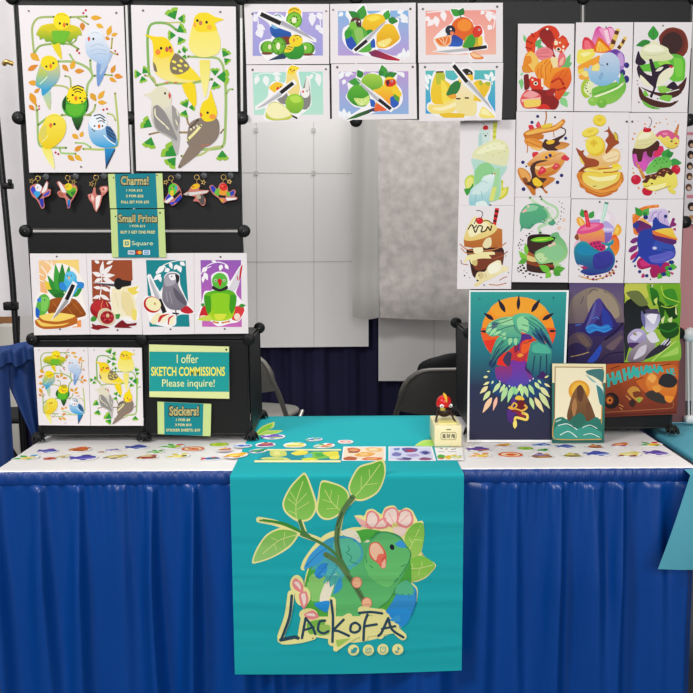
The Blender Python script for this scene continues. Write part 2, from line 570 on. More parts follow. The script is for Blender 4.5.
ART['cockatiels'] = '''
@ 125 0 5.33
L 7fae5a 14 160 440 128 390 120 200 140 130 220 125 275 160; L c2c57a 9 220 122 315 118; L b8bb70 11 105 402 150 415 165 455
L 9dbb6c 14 170 455 240 442 340 445 465 422; L 9dbb6c 13 335 302 420 305 490 310 520 345 528 390
L 9dbb6c 15 535 420 538 560 532 740 515 786 440 796 340 792; L 9dbb6c 10 540 500 555 478 575 476; L b8c07a 12 300 832 400 826 460 790 520 780
L 97835a 10 130 716 190 702; L 97835a 11 290 706 340 706; L 97835a 10 330 630 338 660 355 675; L 97835a 9 510 710 525 690
N 8fbf3a 268 105 245 66; N 8fbf3a 280 100 0 44; N 8fbf3a 275 170 330 52; N 8fbf3a 272 188 180 46; N 8fbf3a 285 195 60 44; N 8fbf3a 318 285 270 30; N 8fbf3a 300 280 200 20; N 8fbf3a 322 290 110 26; N 8fbf3a 305 275 315 30
N 8fbf3a 522 305 300 48; N 8fbf3a 528 310 45 38; N 8fbf3a 92 392 315 42; N 8fbf3a 88 395 180 40; N 8fbf3a 90 405 75 38; N 8fbf3a 480 405 270 44; N 8fbf3a 488 410 0 70; N 8fbf3a 475 432 75 46
N 8fbf3a 332 575 245 46; N 8fbf3a 340 572 0 36; N 8fbf3a 325 585 110 42; N 8fbf3a 145 676 210 64; N 8fbf3a 140 730 105 64; N 8fbf3a 275 832 215 84; N 8fbf3a 270 838 130 64; N 8fbf3a 518 800 88 58
W ecdf6a>f2ea9a 425 320 428 520 56
S f2e04a>f0e58a 342 210 365 120 400 75 440 68 490 95 526 104 490 120 475 130 508 210 500 280 440 305 380 298 345 260
S f0d626 365 115 385 75 430 68 475 88 528 104 480 120 490 160 440 170 380 165
E f0b040 450 146 14 13; E f0b040 372 132 9 14; E 222222 386 110 7 8; E 222222 435 119 7 8; E c87858 403 123 10 13
W f0d41e 330 440 372 570 60; W f0d41e 360 450 380 560 26
S f0d020>efe28a 105 185 160 195 215 200 250 240 268 300 300 340 330 390 400 425 330 440 240 435 170 400 148 340 152 270 140 210
S f0d832 240 300 330 340 405 425 320 425 255 395; S 80735c 268 285 310 310 345 360 300 395 250 390 240 340
E f0e060 262 330 13 7 20; E f0e060 290 350 13 7 20; E f0e060 265 365 12 7 20; E f0e060 300 325 11 7 30; E f0e060 298 378 12 7 20; E f0e060 325 350 11 7 30; S 80735c 150 330 165 350 172 385 155 375
S f0d21c 105 185 160 195 215 200 245 235 258 285 200 310 155 290 145 220
E ee8a3a 176 278 14 15; E ee8a3a 245 268 10 14; E 222222 193 258 7 8; E 222222 240 254 6 8; E c8604a 224 264 10 14; E d87a5a 222 440 12 4; E d87a5a 270 440 12 4
W b8b4b0 265 690 278 826 50
S e9e6d4>a9a6a4 105 505 140 490 165 465 215 468 248 510 246 560 285 610 290 690 275 760 230 730 165 690 140 620 142 540
S ded9c0 100 505 140 492 168 466 215 466 246 505 240 560 190 580 150 560 140 520
S 8d8a88 150 575 175 560 215 600 255 680 280 750 230 720 165 680; S 9a9794 250 560 285 600 292 650 275 700 255 650
L ece6c4 7 160 580 165 620 215 668; L ece6c4 7 215 668 235 690; L ece6c4 6 275 590 285 620; L ece6c4 6 270 640 282 670
E 222222 214 498 6 7; S c8504a 236 492 246 510 238 528 232 510
W 8a7a6c 400 760 285 896 66
S 87786c 395 630 345 660 330 750 345 780 400 790 460 770 500 720 500 650 470 620; L ece6a0 14 405 670 380 700 335 745; L 5c5048 10 390 640 350 680; E ece6c4 352 690 5 7; E ece6c4 368 680 5 7; E ece6c4 385 672 5 7
S f0d61e 398 600 412 550 445 520 455 475 470 520 478 545 492 600 475 640 430 648 405 625
E ee9a3a 467 622 18 14; E 222222 441 601 7 7; S d07040 400 598 414 610 408 625 400 620; E c0705a 415 776 12 4; E c0705a 440 772 12 4
E 66625e 292 888 6 6; E 77756f 96 56 6 6; E 77756f 508 64 6 6
'''
ART['pineapple'] = '''
@ 25 250 5.775
P f2c890>ee9048 78 60 310 55 325 445 275 448 270 420 90 250; P f2d27a 180 58 310 55 315 140 200 130
L f7ecdc 7 90 90 120 130 140 180; L f7ecdc 7 110 60 150 90 165 150; L f7ecdc 7 150 60 160 100; L f7ecdc 6 70 130 110 150; L f7ecdc 6 75 170 115 185
S f4efe8 115 190 130 140 175 80 215 78 250 90 290 110 345 190 330 250 350 340 355 390 300 410 300 440 110 460 55 430 55 300 85 245 130 250
F e8c838 165 250 115 175 40; F 2f8f34 190 260 130 145 34; F 3fa03a 200 260 175 80 44; F 2a8030 215 260 215 78 46; F 3fa03a 235 255 255 90 44; F 2a8030 225 270 130 230 46; F 2f8f34 260 260 330 225 50; F 226e2a 250 270 160 262 40
S a0541c>8a4416 130 330 150 285 210 275 290 285 330 330 352 375 300 392 200 400 140 370
L c47a34 3 160 300 230 390; L c47a34 3 210 285 290 390; L c47a34 3 260 285 330 370; L 74380e 3 290 290 200 390; L 74380e 3 240 280 150 350; L 74380e 3 330 330 270 395
S 46aede 200 200 225 190 232 150 262 122 295 145 302 180 340 195 335 215 310 218 295 245 270 260 235 235; E 62bfe6 262 152 31 30; S 2f86d2 198 195 220 185 240 215 230 235 205 225; S 2f86d2 340 190 305 185 300 215 335 222; F 3f9ee0 270 225 272 275 34
E 222222 246 150 3 4; E 222222 268 148 3 4; F e8b050 255 152 254 172 12
S 5cb040 62 350 75 285 90 262 120 255 143 285 138 330 120 365 85 385; S 3a80d8 70 285 90 272 100 295 75 300; S 2060c0 62 330 85 350 80 395 62 380; S 7cc85a 95 275 140 280 125 350 95 350; E 222222 113 288 4 4
S b8641e 60 405 130 385 240 395 300 405 298 425 220 450 110 456 65 435; S f0c860 65 400 150 420 250 405 290 400 220 435 100 440
S b8641e 80 385 180 365 298 385 300 410 180 430 95 415; S f4d466 82 380 180 362 292 380 200 412 110 405
K 9c9a9c 158 398 240 288 280 200 36
E 444444 184 38 6 5; E 444444 203 458 6 5
'''
ART['pomegranate'] = '''
@ 25 250 5.775
P 9a4a2c 383 58 618 58 622 170 520 300 390 300
F efe9e8 440 150 388 128 26; F efe9e8 440 145 450 62 24; F efe9e8 448 140 505 88 26; F efe9e8 445 150 520 145 26; F efe9e8 450 165 510 185 24; F efe9e8 440 165 400 185 22; L efe9e8 6 445 120 440 220 430 290; F efe9e8 440 215 500 240 22; F efe9e8 440 220 395 215 20; F efe9e8 435 260 490 290 22; F efe9e8 435 265 390 280 20; F efe9e8 430 75 400 62 18; F efe9e8 470 80 510 62 18
P f4f0ee 300 300 680 300 300 301
S f3efec 500 200 560 180 610 210 650 205 660 240 640 290 658 380 640 410 560 400 510 370 490 260
S efe4be>efe6c8 505 225 540 195 600 205 620 250 640 300 648 370 640 405 590 385 540 390 510 360 497 290; S e8d8a0 560 240 610 260 640 370 600 380 560 330
S ecd458 590 225 655 208 640 235 660 240 625 260; S ecd86a 620 340 645 350 640 408 618 395; L e0d4a8 4 520 250 540 330; L e0d4a8 4 560 300 590 380
K 4e4650 400 190 520 200 600 190 26; E 1c1a1d 540 195 26 34; P 1c1a1d 560 172 615 180 612 205 560 215; L a02028 6 410 200 440 208
F 3f8f34 380 410 420 380 30; F 3f8f34 520 395 550 370 30
E 9c1a22 438 340 62 54; E b82a2e 425 325 40 32; L d88a5a 4 450 290 440 330 460 350; L d8a06a 4 470 300 480 330
S d8c8a8 420 400 430 350 470 335 515 365 525 400 500 432 450 432; E a02028 475 390 40 38; E d8b88a 478 378 10 12; E c84448 455 380 7 6; E c84448 462 402 7 6; E c84448 490 402 7 6; E c84448 500 382 7 6; E 701018 475 410 7 6; E 701018 450 396 6 6; E 701018 490 365 6 6
S 8a1c26 380 450 420 432 470 440 490 450 440 455 420 462; S 7a1620 515 445 560 405 590 425 645 420 640 435 600 440 620 450 560 450; S 7a1620 385 425 410 435 395 445
E 444444 535 463 6 5
'''
ART['grey_parrot'] = '''
@ 135 250 5.775
P 16848c 63 58 292 58 316 443 84 443
F f3f0f2 170 90 120 140 30; F f3f0f2 150 140 105 175 26; F f3f0f2 200 110 170 125 26; F f3f0f2 250 90 265 130 28; F f3f0f2 245 85 225 115 22; F f3f0f2 260 70 290 90 24; F f3f0f2 200 70 215 110 20; F f3f0f2 140 150 150 185 20; L f3f0f2 5 120 130 170 85 240 62 290 60; L f3f0f2 5 170 90 190 130
S f3f0f2 70 150 90 140 140 240 165 200 170 150 210 125 255 140 262 200 300 290 345 360 320 372 270 372 240 385 235 430 190 445 90 420 75 370 45 310 60 265 95 265
K b8b8c0 84 150 140 285 172 362 40
E c02028 100 315 52 46 30; E f0e8b8 106 312 46 38 30; E c8a050 115 310 6 9
S 8a8690>75707c 168 165 195 135 240 135 256 165 250 205 285 270 300 315 270 345 200 340 160 290 160 220; S 5c5866 220 215 260 250 300 300 290 320 240 280; S a8a4ae 170 170 200 140 235 150 230 195 180 210; S efecee 195 145 235 140 240 165 210 175; S 26242a 232 140 256 150 252 185 240 190 236 165
L 9c98a4 5 180 240 190 300; L 9c98a4 5 200 240 215 310; E 222222 212 153 4 4; S c02230 262 350 300 322 338 358 300 368; L 2a282c 9 220 365 250 368; L 2a282c 6 235 350 240 378
S efe6bc 90 415 120 370 170 370 150 400 110 430; S c82430 135 420 145 380 200 368 170 385; S f3ebc8 145 420 160 390 200 372 180 410; S c82430 190 430 195 390 225 378 215 430; S f3ebc8 196 432 205 395 232 380 222 428
E 444444 205 458 6 5
'''
ART['green_parrot'] = '''
@ 135 250 5.775
P 9458b4>c868b8 378 58 612 58 617 445 388 443
F f3f0f2 415 100 385 130 26; F f3f0f2 400 130 420 175 26; F f3f0f2 500 85 490 120 24; F f3f0f2 520 85 540 112 20; F f3f0f2 470 70 440 62 16; F f3f0f2 395 150 392 190 18; L f3f0f2 5 380 140 420 90 480 70 530 85; L f3f0f2 5 400 110 440 95
S f3f0f2 440 150 480 125 530 135 550 180 600 100 625 80 600 200 585 250 630 310 640 350 600 412 545 425 480 440 430 410 355 405 380 330 400 240 445 230
S d8d4dc 535 235 600 110 622 85 600 200 560 250; S c81c2c 612 95 622 84 612 150 600 180 606 120; L c81c2c 5 590 150 594 175
S c8242c 390 330 425 320 440 380 400 400 370 390; S d83a3a 575 330 620 325 632 350 600 405 560 400; E f0d8c8 590 385 18 20; F 3f8f34 600 322 640 320 22; F 3f8f34 385 325 400 308 22; E f0d0c0 395 385 22 8
S 4cae20>b4d81e 400 260 450 235 540 230 580 255 580 320 560 390 500 410 440 400 410 330; S 8ccc20 440 260 545 260 540 380 470 390; S d8e040 460 370 530 370 510 400 470 402; S 3c9a1c 400 265 435 270 440 350 420 370 402 310; S 3c9a1c 585 262 550 262 545 340 560 370 582 320
E 58b83c 490 180 45 48; P f0c8a0 363 402 363 402 363 402; S c8d850 430 375 360 402 440 410
S 2a2226 450 205 490 225 532 205 536 225 490 240 446 225; S c81c26 476 175 490 165 502 178 492 212; E e8e0d8 465 175 8 7; E e8e0d8 514 175 8 7; E 222222 466 175 4 4; E 222222 514 175 4 4; L e89040 9 450 415 480 420; L e89040 9 505 420 545 412
E 444444 494 40 6 6; E 444444 518 456 6 5
'''
ART['kiwi_budgies'] = '''
@ 240 0 5.544
P b0a4dc>9c9cd8 70 66 458 66 460 308 70 310
F eceaf2 90 120 75 90 26; F eceaf2 100 160 120 210 46; F eceaf2 95 140 140 165 34; F eceaf2 100 100 75 80 24; F eceaf2 400 70 400 145 40; F eceaf2 430 70 455 110 34; F eceaf2 440 150 460 190 30; F eceaf2 420 140 450 170 30; L eceaf2 6 80 75 100 110 100 170; L eceaf2 6 380 75 440 100 445 170
S f3f0f2 110 70 140 70 175 90 200 72 235 85 250 95 265 50 300 35 340 50 345 100 330 160 420 215 420 235 340 215 400 235 418 285 400 310 340 330 240 325 180 345 150 335 110 290 110 240 140 220 175 210 165 140 110 95
E d8e4f0 207 105 28 30; S 2a66b8>1e4a98 168 150 220 130 270 160 285 210 230 215 180 200; E 7ab0d8 200 140 26 20; L 222a40 4 185 90 210 82 228 92; F e8b040 212 100 212 120 12
E f0cc28 302 70 38 32; L 3a3a20 4 275 60 300 48 325 58; F e08838 300 58 300 80 12; E 4c9a2c 300 112 44 46; E 7fc23c 300 112 38 40; E f0eccc 300 112 14 16; E 22301a 300 90 5 4; E 22301a 318 112 5 4; E 22301a 282 112 5 4; E 22301a 300 134 5 4; E 22301a 314 96 4 4; E 22301a 286 128 4 4
E 7a3a28 255 225 40 24; E 4c8a2c 155 265 42 38; E 6cb434 158 262 34 34; E e8e4b8 165 260 9 14; E 4c8a2c 370 270 45 36; E 72bc38 365 268 36 32; E e8e4b8 360 265 9 12; E 4c8a2c 215 255 42 50; E 6cb434 213 255 34 42; E f0eccc 212 256 11 20; E 22301a 190 240 4 4; E 22301a 236 245 4 4; E 22301a 212 220 4 4; E 22301a 212 290 4 4; E 7a4a30 150 296 30 8; E 7a4a30 375 302 34 7
P 26405c 155 336 225 300 290 285 250 325; S 3c9c34>2a8a2c 240 285 300 245 350 250 355 295 330 325 270 325; E f0d428 310 225 38 34; S e8cc30 245 290 265 250 300 255 285 285; L 2a2a20 4 300 200 325 196 340 208; F e08838 300 212 298 236 13; L 2a3020 3 255 270 285 275; L 2a3020 3 262 258 292 264; E 222222 318 215 3 3
K a9a7b0 414 225 225 130 115 78 40
E 66625e 68 77 6 6; E 8a8880 478 62 6 6
'''
ART['pear_cockatiels'] = '''
@ 240 0 5.544
P a8dccc>b4e0cc 70 402 458 396 462 635 78 637
F ecefee 100 420 85 470 30; F ecefee 140 420 150 480 36; F ecefee 180 410 230 410 24; F ecefee 200 420 215 455 30; F ecefee 430 405 440 480 34; F ecefee 400 410 390 440 20; L ecefee 5 80 420 140 405 220 410; L ecefee 5 400 400 450 420
S f3f0f2 160 480 190 450 245 460 255 430 258 380 290 358 335 372 325 400 340 480 355 490 370 420 388 430 392 500 395 580 360 620 330 640 320 665 290 650 160 672 130 650 140 600 90 612 85 590 150 540
S f0dc7c>ecd488 262 395 285 362 330 378 312 400 328 460 332 500 320 530 270 520 255 470; S f0d430 265 390 285 362 332 376 305 395 300 410 268 410; E 222222 280 386 4 4; E 222222 300 390 4 4; E e89a40 290 395 6 6
S a5a2a0>6f6d6c 335 515 350 485 368 425 380 440 388 500 392 560 370 605 340 600; E f0ece8 362 515 24 28; S e8e4dc 360 500 368 425 380 435 382 500; E d84a4a 350 508 6 7; E 222222 372 505 4 4; S 84827f 350 560 390 545 385 590 350 605
S 8a8482 200 500 235 490 262 520 268 570 230 575 200 540; S f0c430 160 485 200 455 235 465 238 490 210 520 185 510; E d83820 211 492 10 11; E 222222 225 482 4 4
S 9ccc38>78b030 252 580 265 535 310 520 348 545 350 595 320 628 275 620; S b4dc50 275 540 320 530 340 560 300 570
L 3a2e28 10 285 640 315 655; S c4cc50 142 630 160 580 200 565 250 590 290 640 270 662 190 668 145 655; S f2ecb8 145 620 165 580 205 570 250 595 282 635 240 655 180 655
K b9b8bc 92 602 225 515 295 460 34
E 66625e 70 387 7 7; E 66625e 476 384 6 6
'''
ART['lemon_conure'] = '''
@ 325 0 5.544
P 84b4e0>b49cd4 72 62 462 58 466 308 72 308
F eef0f4 100 70 75 90 24; F eef0f4 120 60 135 110 24; F eef0f4 400 70 440 60 24; F eef0f4 420 75 460 130 34; F eef0f4 420 120 460 100 30; F eef0f4 440 330 435 265 30; F eef0f4 400 325 430 290 26; F eef0f4 460 320 460 275 24; L eef0f4 8 400 95 465 98
S f3f0f2 120 60 160 70 190 30 225 25 240 75 290 70 335 50 360 55 365 95 410 105 405 150 420 210 410 235 350 275 300 270 290 280 420 325 415 345 290 325 150 285 100 230 100 160 135 130
F 3f9a3a 195 110 215 30 56; F 2f8434 195 105 130 62 40; F 3fa03c 335 110 352 55 40; F 2f8434 350 110 405 118 40
S f0cc28>e8b020 205 135 225 90 270 76 320 85 335 120 320 170 270 185 215 170; S f0c428>e0a01c 290 170 330 135 380 140 415 205 400 230 350 262 290 260; S f4dc50 230 100 280 85 310 100 260 120
S e8a828 285 230 360 205 375 225 340 265 295 262; S f4e078 290 235 358 210 370 225 340 258 300 258; L f8f0b8 3 325 258 320 222; L f8f0b8 3 325 258 350 222; L f8f0b8 3 325 258 298 235
P 6a2a58|c02030 240 290 280 275 415 330 412 338 340 332 260 312; S 5aa838>58b040 112 200 130 150 175 125 210 150 240 180 270 200 255 280 200 290 150 270; S 2a50b0 112 205 145 200 175 250 165 285 125 260; S 3a9a34 108 185 120 165 150 175 140 205 115 215; S 2c56b4 255 215 275 220 278 262 255 262
S 2e8e34 230 170 260 165 270 195 245 210; S 8ec060 160 160 205 160 215 230 180 240; S 5a3a30 140 130 150 102 180 98 200 115 200 150 180 145 165 118; S 7ac040 135 130 160 120 180 145 165 165 140 155; E e8e8e0 168 117 6 5; E e8e8e0 190 120 5 5; E 222222 168 117 3 3; E 2e2a2a 182 138 8 10
K b5b4ba 345 115 232 225 165 280 30
E 99978f 45 55 7 7; E 66625e 473 50 7 7
'''
ART['lime_conure'] = '''
@ 325 0 5.544
P b898d0>8cb0dc 78 398 462 395 464 632 80 635
F eef0f4 100 400 80 440 28; F eef0f4 110 420 150 400 26; F eef0f4 110 440 100 470 24; F eef0f4 420 400 440 430 24; F eef0f4 400 402 430 415 18; F eef0f4 105 655 105 600 32; F eef0f4 130 655 135 615 26; F eef0f4 85 650 82 612 22; L eef0f4 7 85 400 160 412
S f3f0f2 125 460 165 440 180 385 215 385 215 420 260 400 300 405 300 365 330 360 345 400 400 395 400 430 395 460 425 500 430 560 400 600 350 612 290 620 130 672 110 660 200 600 160 590 115 540 130 500
F 2f8434 205 430 180 388 40; F 3f9a3a 200 455 130 455 44; F 3f9a3a 330 425 315 360 48; F 2f8434 330 430 400 405 40; F 2f8434 320 420 300 390 30
S a8d048>58a430 202 445 225 415 265 408 310 425 320 470 290 510 240 505 210 480; S 5cb034>2e8a2c 122 535 145 485 190 470 230 500 250 550 220 590 160 580; S c8e078 160 545 210 545 245 530 240 575 190 585; L f0f4c8 3 205 582 200 550; L f0f4c8 3 205 582 230 550; L f0f4c8 3 205 582 175 555
P 2e7a2c|303030 115 665 180 630 250 605 290 600 240 630 170 655; P 4a3a5a 230 612 290 590 330 610 280 620
S 2a60b8 250 550 275 560 280 590 255 590; S f0d030>f07828 265 500 300 490 340 460 390 470 415 510 410 570 370 600 300 612 275 590 290 540; S e86030 285 580 335 570 340 612 275 614; S f0cc2c 370 480 400 490 425 520 405 550 380 530; S 2a5cb8 362 540 400 535 408 580 370 600; S 58a030 380 520 412 540 405 565 385 545
S f0cc28 325 460 340 430 370 428 392 445 395 475 360 490 330 490; S d83028 335 445 385 440 392 465 370 480 340 478; S 3a2c2c 340 450 352 445 356 465 345 475; E f0ece4 370 450 6 6; E 222222 370 450 4 4
K b5b4ba 182 445 298 552 365 605 30
E 66625e 68 373 7 7; E 66625e 486 371 7 7
'''
ART['orange_lovebirds'] = '''
@ 412 0 5.54
P ee9c92>f0b8a4 75 60 465 55 466 302 76 304
F f5edee 100 100 70 110 30; F f5edee 130 90 140 150 36; F f5edee 120 110 85 145 32; F f5edee 170 60 180 120 34; F f5edee 425 60 430 120 40; F f5edee 445 100 465 90 30; F f5edee 440 140 420 165 30; F f5edee 400 60 380 80 24; L f5edee 6 80 70 180 60; L f5edee 6 400 60 460 80 450 160
S f3f0f2 210 60 240 45 285 50 285 85 330 110 345 140 380 140 400 180 402 225 420 250 415 275 330 285 405 320 395 335 320 325 310 295 230 300 110 285 140 275 120 230 125 205 170 160 215 130 230 100
E e06424 280 160 64 66; E f08c30 290 140 40 34; F 3a9a3a 265 85 215 52 40; F 2c7c34 265 85 285 45 36; L 3a6a2a 5 265 85 275 100
S 2c3e8c>2a60c0 190 195 230 190 280 220 275 255 225 258 190 250; E 2a2a3a 212 168 28 28; E e8e4e4 215 162 6 6; S e88060 215 175 232 178 225 200 212 190
S 4caa38>f0b030 278 260 300 205 345 190 380 210 390 245 350 270 300 268; S 3f9c38 280 258 320 195 345 190 350 240 330 265; S d83828 335 175 350 145 380 145 390 180 370 205 345 205; S f0c838 365 210 388 200 390 240 370 255; E f0ece4 372 165 6 6; E 222222 372 165 4 4
S f0c090 125 215 215 195 215 240 190 258 150 255; S e87830 132 218 205 202 208 235 180 252 150 245; L f8ead0 3 170 208 180 248; L f8ead0 3 150 215 175 245; L f8ead0 3 195 208 185 245
P b8b8bc 125 285 310 265 312 282 200 292; P 1f1d20 310 265 412 250 416 268 316 282
S e88038 320 295 350 292 398 318 390 328 340 325; S f4c898 325 298 350 296 385 316 345 318
E 77756f 60 50 7 7; E 66625e 472 37 7 7
'''
ART['banana_caique'] = '''
@ 412 0 5.54
P 58bcb8>3f9cd4 75 392 460 388 462 628 75 630
F eef4f4 90 470 75 410 22; F eef4f4 110 440 85 410 20; F eef4f4 90 500 75 460 16; F eef4f4 430 440 400 410 26; F eef4f4 440 430 440 395 24; F eef4f4 440 450 462 420 22; F eef4f4 430 460 400 450 20; L eef4f4 5 440 400 445 470
S f3f0f2 120 400 180 385 190 430 230 445 260 420 270 380 310 372 345 395 345 440 380 440 435 450 435 500 420 550 460 620 460 655 370 655 350 640 290 658 150 650 85 610 85 575 105 560 100 490
S e4cc38>f0c428 130 410 170 405 180 440 215 470 240 520 230 570 120 575 104 500; S b8c038 132 402 175 400 182 440 140 470; P 5a3020 132 395 175 393 175 402 133 404; S f4dc50 160 440 190 470 215 560 170 570
S f0c830 320 500 350 450 385 445 390 470 365 560 330 550; S e8c030 380 470 410 455 435 460 425 500 390 560 365 560; S a8b838 370 455 385 445 392 465 378 475; S a8b838 408 455 432 455 430 475 412 470
S f4e8d0>f0dc90 250 480 275 430 320 430 345 480 340 550 290 580 250 550; S 2e7a3c 190 520 215 470 245 448 270 450 265 490 240 525 205 535; S e8a030 195 532 240 520 245 545 215 545; S 26221e 275 390 305 380 335 400 332 420 300 425 275 415; S f0c030 298 420 335 415 338 445 310 450; E f0ece4 318 405 6 5; E 222222 318 405 3 3; S f0cc40 260 430 290 430 290 455 262 455
S f2dc7c 88 600 100 578 160 580 240 545 250 600 200 630 110 628; S f0e09c 240 555 300 545 350 560 360 600 345 640 270 640 240 600; S f8ecb8 110 600 180 590 240 565 240 590 160 615; L 2a2420 8 248 547 265 547; L 2a2420 8 295 543 312 543
S e8c028 150 632 220 625 290 632 285 652 180 652; S f4e070 370 640 390 590 420 610 455 640 460 652 400 655; S f8f0b0 380 630 395 600 440 640
K b4b4ba 448 615 305 455 230 362 34
E 66625e 72 372 7 7; E 66625e 470 371 7 7
'''
ART['milkshake_bear'] = '''
@ 450 110 7.7
S b4d838>c8d850 112 560 125 520 160 500 185 510 180 620 130 620; S e8e480 120 560 135 525 165 515 178 540 170 600 130 600
S 3a9a3c 108 610 150 600 175 565 180 590 150 640 130 660; S c8cc30 380 540 410 545 410 600 450 590 440 650 390 690 350 680; S e8e070 385 560 405 570 400 620 435 600 425 645 380 675
P d8dc58 332 92 365 92 352 230 328 228; P b8bc38 332 120 362 120 360 132 331 132; P b8bc38 331 160 358 160 356 172 330 172; P b8bc38 329 200 355 200 353 212 329 212
S cfe4dc 222 300 218 200 232 140 255 150 290 158 305 150 308 190 300 240 300 300; S b4d4d0 222 280 222 200 240 170 250 240 250 300; S d02028 252 140 262 122 285 120 296 140 285 152 260 152; E 222222 274 198 8 7; E 333333 256 182 3 4; E 333333 290 182 3 4; E e89030 262 122 6 3; L 557766 3 262 120 262 105 240 98
S b8dcd0>9cd0c0 165 375 440 430 415 490 395 520 370 690 200 690 185 470; S 8fcf8f 190 480 230 420 290 405 340 450 345 500 200 590; S a4d8a0 330 470 385 450 370 690 310 690
S e6e6b0>dfe2b8 170 365 190 310 235 275 300 245 360 225 420 245 455 300 450 360 430 430 340 420 250 390; S eef0c8 200 330 260 285 340 250 410 260 430 300 330 310 250 340
E c8d08c 290 290 8 4; E c8d08c 340 275 8 4; E c8d08c 380 330 8 4; E c8d08c 420 320 8 4; E c8d08c 330 350 8 4; E c8d08c 400 370 8 4; E c8d08c 280 330 8 4; E c8d08c 400 260 8 4; E c8d08c 430 290 8 4
P dce07a 320 600 360 590 335 700 300 700
@ 450 20.8 7.7
S e4f2ee>7fc4ce 145 1390 160 1300 230 1245 260 1200 320 1180 345 1185 335 1240 320 1300 300 1380 305 1430 250 1445 170 1440; S cfe8e6 160 1330 230 1260 310 1250 290 1310 220 1340; E 333333 325 1178 6 5; E e86a5a 344 1178 6 7; L 8abcc4 5 240 1310 250 1370; L 8abcc4 5 200 1330 195 1390
S dfeeea 200 1400 260 1385 290 1420 250 1440 205 1435; L 99c0c4 4 225 1240 260 1235 290 1250
'''
ART['chocolate_shake_bears'] = '''
@ 450 200 7.7
L 2a2020 6 202 82 235 84 252 105 240 140; P d8242a 348 60 380 65 352 205 328 190; P 3a1214 346 75 376 82 373 97 342 92; P 3a1214 340 112 368 118 364 135 336 128; P 3a1214 334 150 360 155 356 172 330 165
P c47838>b46428 105 300 365 215 402 225 404 400 110 360; S 3a1a16 130 380 405 370 405 500 360 540 190 600 150 470; S 7a3a22 160 420 400 400 405 470 300 520 200 540
S f0e09c>e8cc78 105 300 140 200 185 130 230 140 290 150 330 180 365 215 330 260 240 300 150 315; S f6eec0 140 240 190 150 260 170 300 190 240 250 160 285; L 2a1a16 9 140 225 165 190 185 215 205 195; L 2a1a16 10 175 195 195 250 220 200 250 205 240 245 275 235 290 205 310 235 320 200; L 2a1a16 7 250 165 290 158 330 185; E d01c24 228 160 28 26; E f06060 218 150 7 6; L 2a1a16 6 185 185 205 140
S ece0b0 250 350 275 300 315 290 318 350 280 372; L c47a48 8 78 340 130 380 250 390 360 375 430 330; L c47a48 7 85 370 130 410 250 405 330 395; L a8583a 7 330 455 400 430 440 395; L a8583a 6 85 460 90 490 140 500
S f0e4a8 105 490 130 430 190 415 250 400 340 400 345 420 300 425 320 450 250 450 205 460 200 500 165 490 150 460 125 475; S d8c078 170 470 210 465 205 505 180 500; S f4ecc0 180 370 250 365 250 400 190 410
S f2eac4>ead89c 195 600 215 555 270 550 300 500 360 465 390 470 400 500 450 520 445 545 400 560 330 600 260 630 220 660 190 665 185 650 220 620; S f8f4dc 290 520 350 480 390 500 380 545 310 570; S d8c48c 215 560 250 560 262 590 230 610; E 2a1a16 212 620 9 7; E 2a1a16 222 582 4 4; L c0a878 4 270 560 280 600; L c47a48 7 300 650 370 655 430 640; L b4643c 6 380 620 410 600 440 590
E 2a1a16 112 582 5 6; E 2a1a16 150 598 3 4; E 2a1a16 108 545 3 3; E 2a1a16 440 400 4 4; E 2a1a16 430 430 4 4; E 2a1a16 450 560 4 4; E 2a1a16 430 640 4 4; E 2a1a16 130 560 3 3; E 2a1a16 262 655 6 6
E 44504a 310 38 7 7
'''
